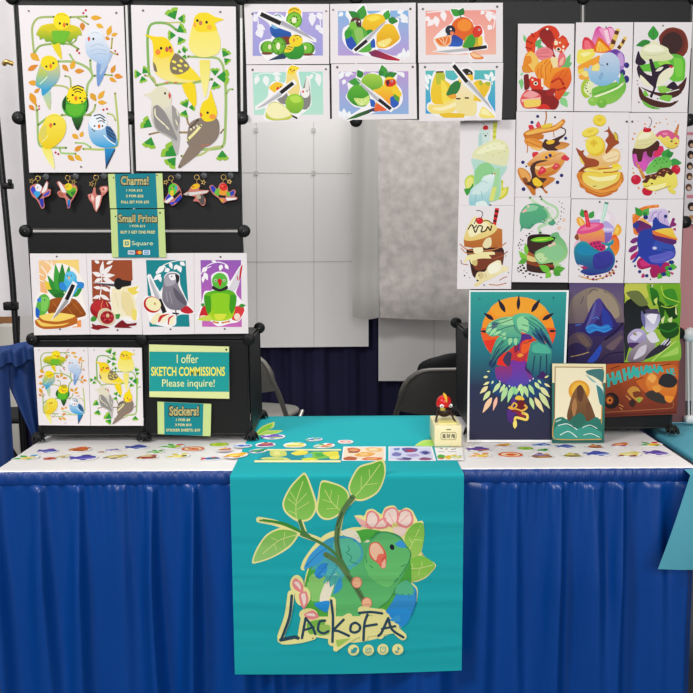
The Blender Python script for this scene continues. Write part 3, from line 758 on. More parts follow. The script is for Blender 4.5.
ART['red_panda_toast'] = '''
@ 510 15 6.93
F 7cc47c 110 190 95 135 22; F 7cc47c 80 480 62 450 24; F 7cc47c 80 440 80 520 26; F 6ab86a 340 380 430 330 60; F 6ab86a 380 360 420 270 34; F 7cc47c 360 560 415 535 30; F 8cd08c 350 570 400 640 50; F 9cd49c 90 400 70 420 18
S d83a22>e0481c 108 210 125 150 190 110 225 85 270 72 320 90 345 140 310 170 220 150 190 165 175 230 170 265 125 260; L b82a1c 12 150 130 165 150; L b82a1c 12 118 180 150 195; L b82a1c 10 110 225 145 235
S 8a1c1a>b02420 205 120 235 95 280 105 310 170 300 240 320 300 290 280 250 215 210 170
F 5cb06a 180 220 215 165 40; F 5cb06a 190 230 235 225 40
S e8828a 175 280 190 240 240 222 280 235 300 265 280 300 220 315; L c05058 3 190 265 280 255; L c05058 3 190 285 270 290; L c05058 3 210 245 270 240; S e8707a 330 340 335 290 355 250 385 290 375 340 340 365; S f0b8a0 340 350 350 310 375 290 365 340
S e0502a 300 190 330 160 380 150 400 180 405 210 385 240 360 262 320 250 300 220; S d83a22 345 155 370 140 382 170; S d83a22 385 200 412 195 400 222; S f4e4c0 308 180 328 180 330 205 310 208; E f4f0d8 335 238 18 14; E 2a1414 336 238 10 10; E f4e8d0 370 220 8 10; E f4e8d0 368 245 8 9; E f4e8d0 345 192 8 7; L 2a1414 3 310 215 320 222
S e8a030>e87818 90 340 110 270 150 250 200 320 180 390 100 390; S f0c460 105 300 150 255 200 318 170 395 150 380; S e88a28 100 290 140 285 150 330 110 340; S e0902c 85 350 130 370 140 400 90 395
S f0a030>e87a1c 170 385 200 330 260 300 300 310 325 360 400 365 425 420 420 470 390 520 340 560 280 520 200 450; L d0641a 5 220 440 215 370 260 310; L d0641a 5 250 450 245 370 280 320; L d0641a 5 280 400 290 340; L d0641a 5 190 420 195 370; S f0dca0 280 300 325 295 330 355 300 365; L f0b050 4 230 330 240 440
S e87420>d84020 280 470 310 410 360 380 410 365 425 420 420 470 390 520 340 590 300 600 310 540 280 520; L c03018 16 290 465 340 440 370 480; L c03018 14 330 520 380 505; L d0501c 4 370 380 330 440; L d0501c 4 400 390 360 450
S 7a1a1a 95 420 125 410 140 460 130 510 100 520; S d8341f 135 420 160 430 220 450 232 480 225 520 180 530 140 500; S f4e4d0 130 405 150 410 145 430 132 445; E f4f0d8 178 474 16 14; E 2a1414 178 474 9 9; S f4e8d0 215 445 230 440 232 500 218 495; E f4e4c8 155 450 8 8
S 8a1c1c 150 515 250 520 300 510 305 560 340 600 320 650 280 655 200 640 150 560; S a02422 255 520 320 510 300 550 260 560; S d82e22 160 640 240 615 280 650 200 652
S e05a58 70 590 100 530 130 520 205 550 215 575 195 640 100 645; S f0a0a0 90 560 140 525 200 550 150 575; S f0b8b0 80 585 210 570 205 590 85 605; S f0d060 100 590 210 585 205 630 105 640
E f4ecdc 258 98 9 8
'''
ART['sweets_whale'] = '''
@ 570 15 6.93
S d83a9c>e8a0c8 160 240 150 180 175 100 200 78 240 95 280 80 310 110 320 160 300 230; S f0a0c8 200 100 230 90 270 140 260 190; S f8d0e0 235 110 260 100 280 190 260 200; S f0b0d0 265 90 300 100 310 160 290 180
S d8243c>e85a6a 85 190 100 155 130 160 170 200 170 245 90 245; S f07080 100 180 130 180 150 235 105 235
S f0e060 48 280 60 240 110 240 160 235 175 270 140 310 80 340 50 330; S f6f0a0 70 270 120 255 150 265 100 290
S f0a030 60 350 200 280 210 300 190 340 100 380 55 380; S f0d050 55 380 110 370 130 420 60 410; S f0a838 60 420 120 410 130 450 70 445; S f4e080 80 400 200 330 205 390 110 430
S e86a18 165 250 195 155 220 165 290 240 240 262; S f4b030 180 250 200 178 270 240 230 255; L f8dc80 3 200 185 215 255; L f8dc80 3 200 185 245 245; L f8dc80 3 200 185 190 250
S e8c060 272 220 320 98 340 95 345 110 300 235; P 5a3220 282 200 290 165 318 180 310 205; P 5a3220 305 130 315 105 342 115 330 140; S e8c060 330 230 375 150 392 155 385 180 345 242; P 5a3220 355 190 365 165 382 175 370 205; P 5a3220 325 225 340 205 358 222 345 240
S 7a4cb0>b08ad0 200 340 210 310 250 260 300 240 330 240 375 280 375 360 345 400; S c8a0d8 330 280 350 260 370 290 370 350 345 350; E 6a3ca0 310 255 22 18; E 2c2a78 392 348 18 20; E 2c2a78 365 400 18 24; E 2c2a78 390 445 20 26; E 4a48a0 386 340 6 6
E a8c83a 115 510 40 65; S e4ecb8 95 520 120 460 160 470 160 540 130 560; E 2a3018 110 490 4 5; E 2a3018 120 470 4 5; E 2a3018 112 510 4 5; E 2a3018 122 530 4 5; E 2a3018 140 545 4 5; E 2a3018 105 505 3 4
S 58b040>8cc850 150 520 200 490 330 460 360 400 388 480 380 530 330 590 250 620 165 585; L f0f4d0 12 160 572 250 540 330 505 372 470; L 3f9a34 5 160 550 250 520 330 490
E 8cc850 160 598 36 32; E 74b840 220 612 34 32; E a0d468 150 588 14 12; E 94cc58 215 600 14 12
S c8d4e8>7fb8dc 205 340 205 300 240 265 290 262 335 300 345 360 335 420 290 470 230 492 180 480 140 450 120 390 95 385 100 365 125 372 140 348 155 355 148 385 200 385; S 8cc0e4 318 440 340 430 338 470 325 465; E 222a40 258 341 7 8; L 3c5070 3 208 345 235 350; L 5c88b4 4 200 440 220 400 225 420 205 448
E 77756f 250 84 6 6
'''
ART['orca_mint'] = '''
@ 623 15 6.93
S 7a3428 250 150 300 95 360 90 420 115 450 180 445 250 400 295 330 260 260 200; E 6a2c24 345 190 90 95 20; E 3c2424 340 195 72 78 20; L 8a4030 6 300 98 345 88 400 102 430 130 448 190 440 260
F 3a9a3c 210 175 210 75 74; F 2f8a36 190 185 90 212 50; L 2a7030 3 210 170 210 100; L 2a7030 3 180 185 110 208
S 5cb83c>6cc43c 120 350 200 330 340 270 425 300 430 400 420 450 350 460 250 400 130 390; S 98d850 240 330 300 310 330 340 260 350; S 7cd048 350 300 410 310 410 420 370 430
S e8e8c4>dce0b0 120 260 140 220 190 195 220 175 250 200 310 230 320 260 350 290 330 310 270 320 180 320 130 300; S f2f2d8 140 240 200 205 250 215 290 245 200 260; L c8ccA0 4 140 275 220 280 300 262
S 4a2420 120 498 200 528 280 538 350 512 405 470 440 430 432 485 415 522 380 560 320 578 250 562 180 535; S 8cc850 240 500 300 490 330 530 260 540; S 7ac044 150 520 180 560 140 560; S 4a2420 108 495 130 520 150 560 220 590 320 610 385 592 330 635 240 640 160 610 115 570; S 6cb840 130 590 200 630 260 650 200 650 150 625; S 7cc848 280 555 340 560 320 600 250 580; L f0f0e8 6 300 540 390 515
S 2c1c30 85 330 100 260 110 250 125 290 160 330 120 350; S 2c1c30 95 370 110 345 150 400 200 420 180 310 200 305 225 370 250 360 290 340 340 345 350 370 320 400 260 470 230 500 200 575 185 560 210 500 150 460 110 430
S eceacc 118 415 150 440 200 495 160 490 125 460; S eceacc 230 495 250 420 300 375 350 360 345 410 300 460 260 490; S e6e4d0 225 390 250 365 280 360 260 385; S e6e4d0 160 395 190 405 190 415 165 412; S c02848 320 350 345 352 340 368 322 362; S 2c1c30 300 500 350 460 385 510 340 515
E 3a1c1a 110 605 5 6; E 3a1c1a 98 455 4 4; E 3a1c1a 102 480 4 4; E 3a1c1a 125 585 4 4; E 3a1c1a 240 580 5 5; E 3a1c1a 210 640 4 4; E 3a1c1a 330 620 4 4; E 3a1c1a 420 480 5 5; E 3a1c1a 400 540 5 5; E 3a1c1a 355 600 4 4
E 77756f 277 74 7 6
'''
ART['crepe_rays'] = '''
@ 510 108 7.37
E 2c2a70 204 62 12 12; E 2c2a70 162 106 13 12; E 22223a 332 68 8 8; E 2c2a70 410 223 12 13; E 2c2a70 95 400 14 13; E 22223a 120 430 7 7; E 2c2a70 380 497 14 14; E 2c2a70 350 548 14 14; E 2c2a70 100 598 15 15
L b87838 10 265 25 268 70 255 125
S d83040 135 130 165 125 180 160 150 175; S d83040 190 130 210 98 228 135 210 150; S f06070 200 125 212 112 218 140
S d88830>c87020 98 190 130 165 230 140 320 130 390 80 408 100 380 140 330 170 230 190 250 200 240 230 120 240 105 215; S f0b858 110 185 200 155 310 145 380 95 390 110 330 155 240 175 130 200; S e8c840 225 130 290 112 315 118 300 140 240 148; L b8682a 5 110 205 200 195 320 165; L c87828 6 320 170 325 215
S e8983c 105 235 160 220 240 250 240 300 150 285 115 265; L c06a20 5 115 245 230 290; L c87828 7 122 255 130 290 125 330; S f0c070 150 285 240 300 210 315 160 300; L c06a20 4 150 225 240 260
S c87a34>e0a050 360 250 440 265 400 300 330 312 300 310; S 4a2a24 235 280 260 230 290 240 350 215 400 190 402 160 370 148 380 140 412 160 405 200 360 240 370 265 330 290 355 310 300 320 270 310; S f0c030 265 255 290 235 328 240 320 260 285 268
S d83040 165 330 205 325 210 360 170 365; S f0c48c>d88830 125 410 180 360 240 320 330 315 400 330 410 350 360 400 280 420 200 430 140 430; S f0b050 240 340 320 320 345 330 300 380 230 390; E 2c2a70 296 350 13 13; E 2c2a70 267 364 10 10; L c06a20 4 150 410 260 380 380 330
S e8a850>d07a28 185 440 280 420 360 390 415 340 400 400 340 480 250 510 190 500; S f4d098 180 430 290 425 360 400 280 440 200 455; S d83040 205 480 230 430 260 445 265 470 220 495; S f07080 220 470 235 445 250 455; S d83040 310 440 340 405 370 430 340 455; S f07080 325 435 342 415 355 430; S d83848 375 375 400 345 438 370 420 390; L b8682a 5 200 500 300 480 370 420
S d88c3c>c87020 55 470 65 440 110 450 150 490 160 540 230 500 330 515 320 540 250 590 280 620 262 630 230 590 190 600 188 640 165 640 130 590 80 530; S e8a858 65 450 105 455 150 510 130 560 90 520
S 4a2a24 160 500 148 440 180 400 230 385 280 388 230 400 190 420 185 470 210 510 270 520 240 560 250 600 230 590 200 580 180 600 150 575 110 560 90 510 120 540 150 540; S f0c830 165 530 195 512 240 555 220 578 180 570; S 8a4a28 110 510 130 530 120 560 95 530
E 44504a 224 652 6 7
'''
ART['banana_tart'] = '''
@ 567 108 7.37
E d8b830 240 92 50 44 10; E f0d84a 240 88 48 38 10; E e8c838 240 86 20 14; E d8c038 172 180 65 36 -15; E f0dc58 170 174 62 30 -15; E e8cc40 170 172 26 10 -15; E e8c8a0 150 235 30 6 -25
S f0cc90>e8b870 120 400 160 340 280 300 370 300 395 350 370 410 250 440 140 430; S f4deb0 260 360 330 320 380 330 370 380 300 400; L d8a860 4 290 380 380 350; L d8a860 4 250 410 360 400
E e8c030 210 280 72 76 -20; E f0dc50 202 272 66 66 -20; E e8c838 196 258 26 22 -20; L d0a020 3 196 230 196 290; L d0a020 3 168 258 225 258; L f8ec90 4 160 240 180 225
S a04a26 270 175 300 158 308 132 318 160 345 200 385 255 350 280 320 310 290 338 282 320 300 270 282 240 305 205 300 178; S d8c040 340 180 362 185 378 235 360 235; L 7a3018 4 350 175 372 200 376 235
S a04a26 65 292 100 315 128 310 120 335 150 365 200 375 235 395 230 425 190 438 150 440 130 430 110 380 85 345; S ead060 88 350 105 370 130 415 105 405; S 8a3c20 85 465 130 430 200 440 120 470 88 478
S d8862c>c86c20 70 500 90 470 400 470 418 530 400 560 385 570 370 610 340 625 320 640 270 655 230 655 190 640 140 620 130 600 95 580 90 550; S e89a40 90 520 150 570 260 605 360 570 400 520 390 580 260 640 130 590; L b05a1c 5 95 550 150 595 250 630 340 610
S f0d040>e8dc80 115 490 150 470 250 480 390 470 380 530 320 570 230 600 170 580 120 540; S f8f0b0 150 500 250 510 370 490 340 530 220 540; S f0e070 120 460 160 440 330 440 395 420 400 450 300 480 180 470; S e8b84c 150 440 300 430 330 445 220 460; L c0541e 8 230 450 300 445 330 440; L c0541e 8 270 475 340 472 375 462; S f4d838 330 420 375 410 390 425 340 445; L a03a18 5 190 578 218 575
E 66625e 440 100 8 8; E 77756f 400 305 3 3
'''
ART['sundae_narwhals'] = '''
@ 623 108 7.37
L 2a1c20 5 190 65 208 85 208 115 190 145
E d88838 232 138 8 7; E d88838 245 112 6 6; E d88838 272 108 7 6; E d88838 162 118 7 6; E d88838 85 190 7 7; E d88838 72 228 8 8; E d88838 318 82 5 5; E d88838 330 118 4 6; E d88838 110 95 4 4; E d88838 78 478 7 8; E d88838 72 445 5 5; E d88838 115 590 8 8; E d88838 240 630 5 5; E d88838 85 560 5 5; E d88838 385 98 4 4
S b83a9c>c86ab8 68 330 120 300 200 290 290 280 300 320 280 350 200 400 160 470 120 450 80 420; S d858b8 80 340 160 370 180 440 110 440; S d83060 220 350 260 280 295 290 295 335 250 360
S 4a2420 68 325 80 295 250 240 270 262 255 310 225 320 210 365 180 350 172 320 150 330 138 390 110 395 98 340 75 340
S ece6b4>e0d898 80 290 110 190 150 160 210 170 235 195 250 235 200 280 150 300 90 298; S f4f0cc 105 230 150 180 210 185 180 220; L d0c890 4 100 250 170 240 240 225; L d0c890 4 95 275 170 270 230 255
S c8182c 148 160 160 140 180 148 205 150 205 172 175 180 150 175; E e85060 165 150 8 5
S f0e078>e4cc50 235 205 262 185 340 190 410 225 412 265 370 300 320 290 270 240 245 220; S d85a8c 240 200 270 172 330 162 375 185 412 205 410 235 385 215 360 235 330 205 300 220 270 200 255 215; E f090b0 310 190 22 8; P c87838 372 195 405 118 415 120 398 208; L e8a860 4 382 180 402 186; L e8a860 4 390 158 408 164; E 222222 358 245 9 6; E c83020 390 262 12 5; L a88830 4 320 290 370 300 405 280
F 3a9a44 300 380 340 300 70; F 3a9a44 340 400 432 405 60; F 2e8a3a 320 350 372 330 50
S 5cb84c>7cc860 165 465 190 420 240 370 290 358 340 370 360 410 330 450 250 470 180 488; E 2a4a2a 240 390 5 4; E 2a4a2a 270 380 5 4; E 2a4a2a 300 375 5 4; E 2a4a2a 250 410 5 4; E 2a4a2a 290 405 5 4; E 2a4a2a 320 395 5 4; E 2a4a2a 230 430 5 4; E 2a4a2a 280 435 5 4
E c81838 95 528 37 36; E d83a58 84 515 14 12; E c81838 388 455 34 36; E d83a58 400 442 12 12; S c81838 142 600 170 580 215 605 205 640 170 645 145 630
P d08a3c 92 400 100 395 172 515 145 525; L e8b870 4 105 430 122 422; L e8b870 4 118 460 138 450; L e8b870 4 132 490 158 480
S f0e470>e8d850 145 570 160 530 220 500 300 480 380 480 400 530 395 580 365 600 388 612 380 635 350 625 325 590 350 575 300 590 240 612 180 600; S f8f0a8 170 580 240 570 320 550 300 585 220 605
S 5a2c1c 140 545 165 520 160 500 240 480 270 450 330 440 370 470 350 495 320 480 300 510 260 500 235 530 200 520 175 552; E c88858 205 500 9 5; E c88858 240 498 9 5; E c88858 270 480 9 5; E c88858 300 460 9 5; E c88858 325 470 8 5; E c88858 265 510 8 5; E 222222 212 558 8 6; L 8a6a28 4 155 575 180 578 195 572; L a89838 4 350 575 300 590 240 612
E 55524e 28 100 8 8; E 55524e 68 100 8 8
'''
ART['tea_manatees'] = '''
@ 508 193 6.93
E 2a2420 355 60 4 4; E 2a2420 375 72 4 4; E 2a2420 372 98 4 4; E 2a2420 388 110 4 4; E 2a2420 370 130 4 5; E 2a2420 385 135 3 3; E 2a2420 365 160 3 4; E 2a2420 365 180 4 5; E 2a2420 350 200 4 4; E 2a2420 340 215 4 4; E 2a2420 148 282 7 6; E 2a2420 128 295 6 5; E 2a2420 165 267 3 3
E 2a2420 88 322 5 5; E 2a2420 102 330 5 5; E 2a2420 80 345 5 5; E 2a2420 72 362 5 6; E 2a2420 90 360 5 5; E 2a2420 80 382 4 5; E 2a2420 105 355 3 3; E 2a2420 95 395 4 4
S e8c8b8 375 185 388 172 400 185 390 202 376 198; S e8c8b8 340 240 355 228 370 240 358 256 342 252; S eed8cc 385 250 395 242 402 252 392 260
L b4d8ac 22 225 280 215 240 260 215 300 190 270 130 220 90; L c4e0b8 18 150 30 180 60 230 95; L b4d8ac 16 310 190 345 150 330 100 270 70 230 40; L d4e8cc 10 290 170 310 130 270 100
S 58b080>4ca07c 80 200 85 140 120 90 170 72 220 82 265 120 275 165 270 190 235 190 260 215 230 205 190 215 150 250 110 240 85 270 88 235; S 8ccca0 110 110 160 85 210 95 190 120 130 130; S 4ca07c 280 205 310 190 332 205 310 225 285 220; L 2e7a5a 4 95 235 130 245 165 230; E 222222 170 220 4 4; E eeb8a8 118 122 15 10 -40; E f4d0c0 140 92 9 9; E f4c8b8 105 130 7 7; L 2e7a5a 3 240 180 270 195
L 8cc890 14 240 95 270 125 280 165 250 195
S 3c2420 135 310 160 290 240 284 320 295 345 325 320 520 270 555 180 550 130 530 130 400; S 1e120e 140 310 200 290 290 292 330 320 240 345 160 335; S 8ad82c>4cae2c 155 325 200 308 290 305 320 320 250 340 180 338; S b8e84c 170 328 230 330 280 318 220 320; S a85c2c 132 400 190 430 330 440 325 475 210 480 132 440; S e0c880 132 430 190 450 220 470 180 478 132 465; S 8a4020 130 470 220 490 320 495 320 515 200 510 130 490
F 7cc440 130 470 75 402 40; F 58a83c 130 460 70 490 36; F 7cc440 130 430 120 345 30
S 6cb47c>a4d48c 185 430 200 400 260 370 300 350 330 310 290 300 310 278 345 272 360 300 395 340 414 400 400 450 350 490 370 500 350 512 315 500 310 480 250 490 215 490 190 460; S c0e0a4 190 430 230 415 270 450 240 480 200 465; S 8cc890 240 400 320 350 370 370 390 430 340 470 290 460; L 4a8a5a 4 190 400 185 440 225 490 250 490; L 4a8a5a 4 300 290 330 310 340 300; E 222222 258 438 4 4; E eec0b0 290 365 12 10; E eec0b0 318 352 12 12; E f4dcd0 305 360 6 6; E 3a5a4a 225 460 4 3
F 6cc03c 290 545 215 500 46; F 58a838 310 540 395 520 50; F 7cc840 295 550 260 590 40; F 4c9c34 315 545 365 570 40; E f0d0c8 302 545 14 12; E f4e8dc 302 545 6 6
E 1a1614 70 520 7 6; E 1a1614 90 535 9 7; E 1a1614 110 520 9 8; E 1a1614 100 500 7 6; E 1a1614 125 540 10 7; E 1a1614 150 560 10 6; E 1a1614 105 555 7 5; E 1a1614 175 568 10 5; E 1a1614 75 545 5 5; E 1a1614 120 580 5 5; E 1a1614 85 510 6 6; E 1a1614 200 572 6 4; E 1a1614 228 585 6 6; E 1a1614 65 535 3 4
E 44504a 224 25 7 7
'''
ART['boba_whale'] = '''
@ 565 193 6.93
E e8dce4 275 195 76 80; E f0e8ee 262 175 50 50
F 3a9a44 130 170 115 110 44; F 3a9a44 170 175 200 125 40; S f0a838 80 180 100 165 130 190 145 230 110 235 85 210; S f4cc70 92 178 110 180 130 215 110 225
S a89ad8 170 190 240 182 240 205 180 215; S 8a74c4>7a5ab4 262 270 325 268 315 330 262 350; S b8a8e0 250 210 290 195 340 240 335 270 262 270; S d8d0ec 262 240 330 245 335 262 265 265; P b8e0d0 275 65 302 70 268 205 245 198; P 3c8a70 275 62 302 66 300 78 273 74; P d8f0e4 280 80 288 80 258 198 250 196
S f0b038 330 300 340 260 360 215 378 222 392 250 385 280 360 300; S f4d060 345 270 362 230 375 250 360 285
S 8a4a30 65 310 80 282 100 295 90 330; S e8c0d0 60 380 70 340 100 325 90 360 65 390
S e8501e>f09830 325 300 350 290 375 330 375 390 350 435 310 430; S f07a28 335 310 355 310 365 380 345 400
S f0a848>d83a7c 95 285 262 250 272 400 240 405 160 370 110 340; S e0508c 80 270 110 230 180 205 260 210 268 240 220 265 130 285 85 282; S f078a4 100 260 180 215 240 220 180 250; P d8203a 130 130 155 122 178 235 150 240; E a81828 143 128 14 10; S f04a5a 140 140 150 135 168 230 158 232
S c82a6c 165 350 230 330 275 350 275 400 220 405; E 5a1a40 180 358 7 6; E 5a1a40 205 350 7 6; E 5a1a40 230 345 7 6; E 5a1a40 190 378 7 6; E 5a1a40 215 372 7 6; E 5a1a40 240 368 7 6; E 5a1a40 225 392 7 6; E 5a1a40 250 390 7 6; E 5a1a40 262 372 6 6
S 1e9aa4>2a2a88 62 420 70 370 110 335 150 340 190 375 250 405 285 385 300 370 250 350 250 340 300 345 335 318 335 350 310 370 340 420 345 480 310 540 230 565 170 572 130 560 105 545 130 520 80 490; S 1a88b0 80 400 110 355 150 365 200 400 250 420 200 430 120 430; S 3a3aa0>32328c 200 430 300 400 335 440 330 490 270 530 200 520; S a02860 100 500 160 515 130 530; S e8c8d8 95 495 130 505 110 510; L 2a2470 4 215 430 250 460
L d8a048 8 110 580 200 600 290 575 340 540; E 8a1c4c 157 582 8 8; E 8a1c4c 195 598 10 9; E 8a1c4c 215 578 8 7; E 8a1c4c 243 575 8 7; E 8a1c4c 288 577 9 8; E 8a1c4c 308 552 8 8; E 8a1c4c 338 556 9 9; E 8a1c4c 328 535 8 7; E 8a1c4c 352 510 9 9; E 5a1840 358 474 7 7; E 5a1840 262 592 6 5; E 5a1840 318 572 6 6; E 5a1840 95 530 5 5; E 5a1840 98 575 4 4; E 5a1840 135 568 4 4; E 5a1840 218 600 6 6; E d88aa8 285 565 7 5
E 44504a 240 62 7 7
'''
ART['blueberry_whale'] = '''
@ 620 193 6.93
S e87a2c 95 280 85 160 110 140 130 110 180 90 265 80 268 100 200 110 160 150 120 200 130 290; E f0a050 95 155 10 12; E f0a050 200 92 14 8; E f0a050 250 88 12 8; S f0b060 130 190 160 170 220 230 190 240
S d8c8e8>c0a8dc 195 200 190 150 225 120 270 110 310 110 335 140 330 180 345 235 290 230 230 200; L 9a80c0 5 215 180 230 140 260 130; L 9a80c0 5 270 200 265 150 290 125; L 9a80c0 5 310 200 310 150; L f0e8f4 5 240 190 245 150
F 3a9a3c 150 160 105 98 46; F 58b04c 160 160 200 105 50; F 2f8a34 160 150 190 140 30; E 22347c 178 168 17 16; E 22347c 316 162 12 13; E 22222c 340 130 6 8
S 5a2060>7a2a70 110 200 140 190 220 230 200 260 130 280 105 245; E 2a3a90 110 225 22 22
S 7a2a78 70 340 90 315 130 305 125 330 95 350; S 7a2a78 58 405 75 375 120 360 115 390 80 412; S b82468 70 460 80 430 125 400 110 440 80 465; S 8a2870 345 235 350 210 365 172 382 180 375 200 392 215 380 230; S b83070 365 250 385 242 385 262
S b02060>a01c58 120 470 160 440 220 480 330 480 345 520 300 560 250 585 220 585 205 540 215 515 150 530 120 510; S d03078 140 470 190 470 210 500 150 510
S 24409c>2a3aa8 130 280 160 255 220 240 228 190 250 165 280 205 360 240 300 245 230 265 240 320 330 330 370 360 386 410 370 450 310 480 290 500 278 520 265 500 200 490 150 450 130 440 105 475 80 482 125 410 118 340; S 5a5cc0 200 440 280 420 340 400 380 400 360 450 290 485 220 480; S 3450b0 250 330 330 335 370 370 350 400 260 400 230 370; E b0b4e0 240 382 17 12; E dce0f0 240 382 9 6; L 6a70c8 5 215 470 280 462 340 440; L 1c2c7c 5 290 390 340 395 382 410
S e87830 222 262 290 262 395 310 392 330 330 320 240 290; S f0d050>e8c040 238 262 290 248 360 245 375 280 395 318 300 285; S 5a2468 222 280 250 295 385 325 390 345 365 358 290 340 230 315
F 58b040 290 560 260 595 36; F 58b040 320 540 345 582 40; F 58b040 340 510 395 515 44; F 3a9a3c 330 505 325 540 34; E 22347c 355 480 20 14; E 22347c 348 525 14 13; E 22347c 302 562 18 15; E 22347c 136 545 12 12; E 22347c 185 573 13 12; E 22347c 104 506 8 8; E 22222c 210 598 5 5; S b83070 145 580 160 555 172 575 160 588; S b83070 345 545 372 555 360 568
E 22222c 212 640 6 5
'''
ART['hawk_woman'] = '''
@ 460 285 6.3
P 2b9c94>1c7280 66 43 672 43 658 400 64 400
P 1c7280>26304e 64 400 658 400 648 640 60 640
P 26304e>2b2a42 60 640 648 640 632 976 58 976
E f0901e 366 290 230 217
S e0301c 136 290 598 290 590 350 560 410 500 470 420 505 330 505 250 480 185 420 150 360
S e85a1c 138 270 596 270 596 320 580 350 500 340 250 340 150 350 137 320
S f0a028 190 150 260 95 366 76 470 95 545 155 500 200 366 180 240 200
F 1a1428 366 158 371 62 22; F 1a1428 285 172 240 88 28; F 1a1428 450 172 505 88 28; F 1a1428 212 220 150 176 26; F 1a1428 518 222 592 176 26; F 1a1428 180 295 125 290 16; F 1a1428 560 290 610 290 16
S a02850>4a3aa4 215 530 250 512 300 510 330 470 410 470 440 540 470 570 462 600 410 620 350 640 280 620 230 590
S 7a2a9a>4844a8 320 480 410 480 420 560 440 620 350 645 290 620 330 560
S 3c1c60 430 470 500 400 560 420 560 590 520 590 480 600 450 570 410 530
S d8381c>b82838 318 420 350 340 400 325 455 340 462 400 445 440 400 478 370 482 330 465; S 4a2a80 345 350 385 310 440 315 455 340 410 345 380 370 375 420 365 410 362 370; S e85a20 390 380 420 350 450 360 440 400 410 430 385 425; S 7a1c48 340 360 366 350 366 410 345 430; L 30183c 4 405 368 425 362 445 350; S e89030 360 442 378 430 400 438 390 452 370 455
S e8241c 232 500 250 460 270 470 298 512 270 508
S 3ca08a>1a4a6c 445 370 480 352 530 360 575 400 575 480 560 590 520 540 470 590 440 540 420 520 425 460; S 4cb094 460 380 510 365 560 400 570 430 500 430 455 420; L 2a7a74 5 455 430 480 440 500 430; L 163a58 8 470 450 455 560; L 163a58 8 510 450 500 570; L 163a58 8 545 440 545 570
S 3f3458 270 470 300 420 325 430 320 480 310 512 290 505
S 50b488>1a3a68 180 500 205 400 240 330 300 310 380 310 360 360 310 410 260 440 230 480 200 520; L 163058 5 190 500 240 420 290 370; L 163058 5 200 480 230 400 270 350; L 163058 5 230 470 290 410 350 350; L 40a890 4 250 400 330 340; L 122a50 5 205 505 250 440 310 385; L 122a50 4 215 460 245 400 280 350; L 78c49c 4 225 390 255 345 300 325; L 122a50 4 250 440 320 380 365 355
S 7cc48c>2e9488 165 300 165 270 190 235 260 205 340 200 380 240 385 320 370 370 330 380 300 340 240 320 200 325; S 98d49c 250 220 330 205 360 240 320 250 260 250; S 4a6c7c 180 260 205 235 240 240 220 280 190 290; F a0dca0 200 240 178 268 20; F a0dca0 200 270 162 300 20; F a0dca0 230 270 185 320 22; F a0dca0 260 290 208 318 18; F 98d49c 290 300 250 330 20; F 98d49c 320 330 310 380 26; F 98d49c 350 330 350 382 24; F 98d49c 290 320 275 345 18
L 1c4a58 4 200 250 260 240 330 215 370 215; L 1c4a58 4 230 290 280 270 340 255; L 1c4a58 4 340 250 350 280 385 310
S 5cc090>1c6c80 330 200 380 178 450 185 510 230 550 290 585 380 570 400 530 350 490 320 530 375 500 365 450 320 400 300 350 270; S 90d49c 360 215 400 195 430 230 430 290 400 300 365 270; F 1c5a78 470 270 540 380 24; F 1c5a78 500 270 575 400 26; F 1a4a70 450 290 520 370 18; L 1c4a58 4 400 200 430 220 520 280; L 1c4a58 4 390 250 430 260; L 1c4a58 4 380 280 420 295; L 12405c 4 440 200 500 240 560 310; L 12405c 4 430 235 490 280 560 350; L 12405c 4 440 265 500 320 530 365; L 78c8a0 4 400 192 460 200 505 235; F 142c50 520 310 582 400 22; F 142c50 490 300 535 378 18; L 98d49c 4 380 225 420 235 430 260; L 2a7a6c 4 240 310 300 330 370 330; L 2a7a6c 4 190 250 230 225 300 210; F 163058 200 470 182 515 18; F 163058 225 480 200 525 16
S 18507c>1a3a6c 200 530 220 520 230 590 290 630 350 650 420 625 470 590 510 590 545 620 560 690 500 700 350 720 220 690 185 620
@ 460 360 6.3
F e0e0a0 188 72 168 72 8; F e0e0a0 175 106 146 108 16; F e0e0a0 185 138 146 158 16; F e8d8a0 175 165 124 212 26; F d0e0a0 190 195 144 256 28; F f0c8a0 200 235 142 334 32; F f0b8a0 232 232 208 320 22; F c8e0a0 255 142 205 207 26; F c8e0a0 284 155 248 206 22; F b0d898 296 170 258 264 32; F a8d898 330 165 300 270 30; F d0e8b0 210 130 198 152 12
F 8ccc90 345 165 340 220 26; F 98d498 365 175 350 222 20; F e0e8a0 385 150 365 200 20; F b8e098 388 155 392 235 28; F b8d898 405 162 428 236 28; F b0d898 432 155 468 220 26; F c8e0a0 470 140 505 186 24; F c8e0a0 490 125 512 150 14; F e0e0a0 505 170 565 235 30; F c0dc9c 440 235 466 312 26; F e8d8a0 470 235 526 330 30; F d0dc9c 498 205 566 308 34; F e8e0a0 530 148 568 170 16; F e8e0a0 532 112 560 98 12; E d8e8c8 250 135 4 6; E d8e8c8 275 158 4 7; E d8e8c8 310 165 5 7; E d8e8c8 440 130 4 6; E d8e8c8 460 118 4 6
S 5a2a80>4a2478 325 250 370 235 340 290 380 330 340 350 330 400 300 380 295 320 320 300; S e8c040 345 245 360 225 390 230 405 250 380 255; S 6a1420 350 300 360 260 390 252 412 275 405 305 370 312; L e8b838 9 320 300 340 270 358 285 345 300; S e8a838 300 300 320 290 350 310 320 312; L e8b040 13 350 308 390 320 420 300 408 285; L 7a1c2c 14 330 320 370 325 400 350; S 8a1c34 350 330 400 330 412 355 380 360; L f0d060 16 345 390 350 362 390 370 420 375 422 345 395 335; S f0dc70 335 390 355 385 358 412 345 432 334 415
@ 460 285 6.3
L 4a7078 2 110 86 130 86; L 4a7078 2 120 78 120 96; L 26484e 2 578 80 596 80; L 26484e 2 587 72 587 92
'''
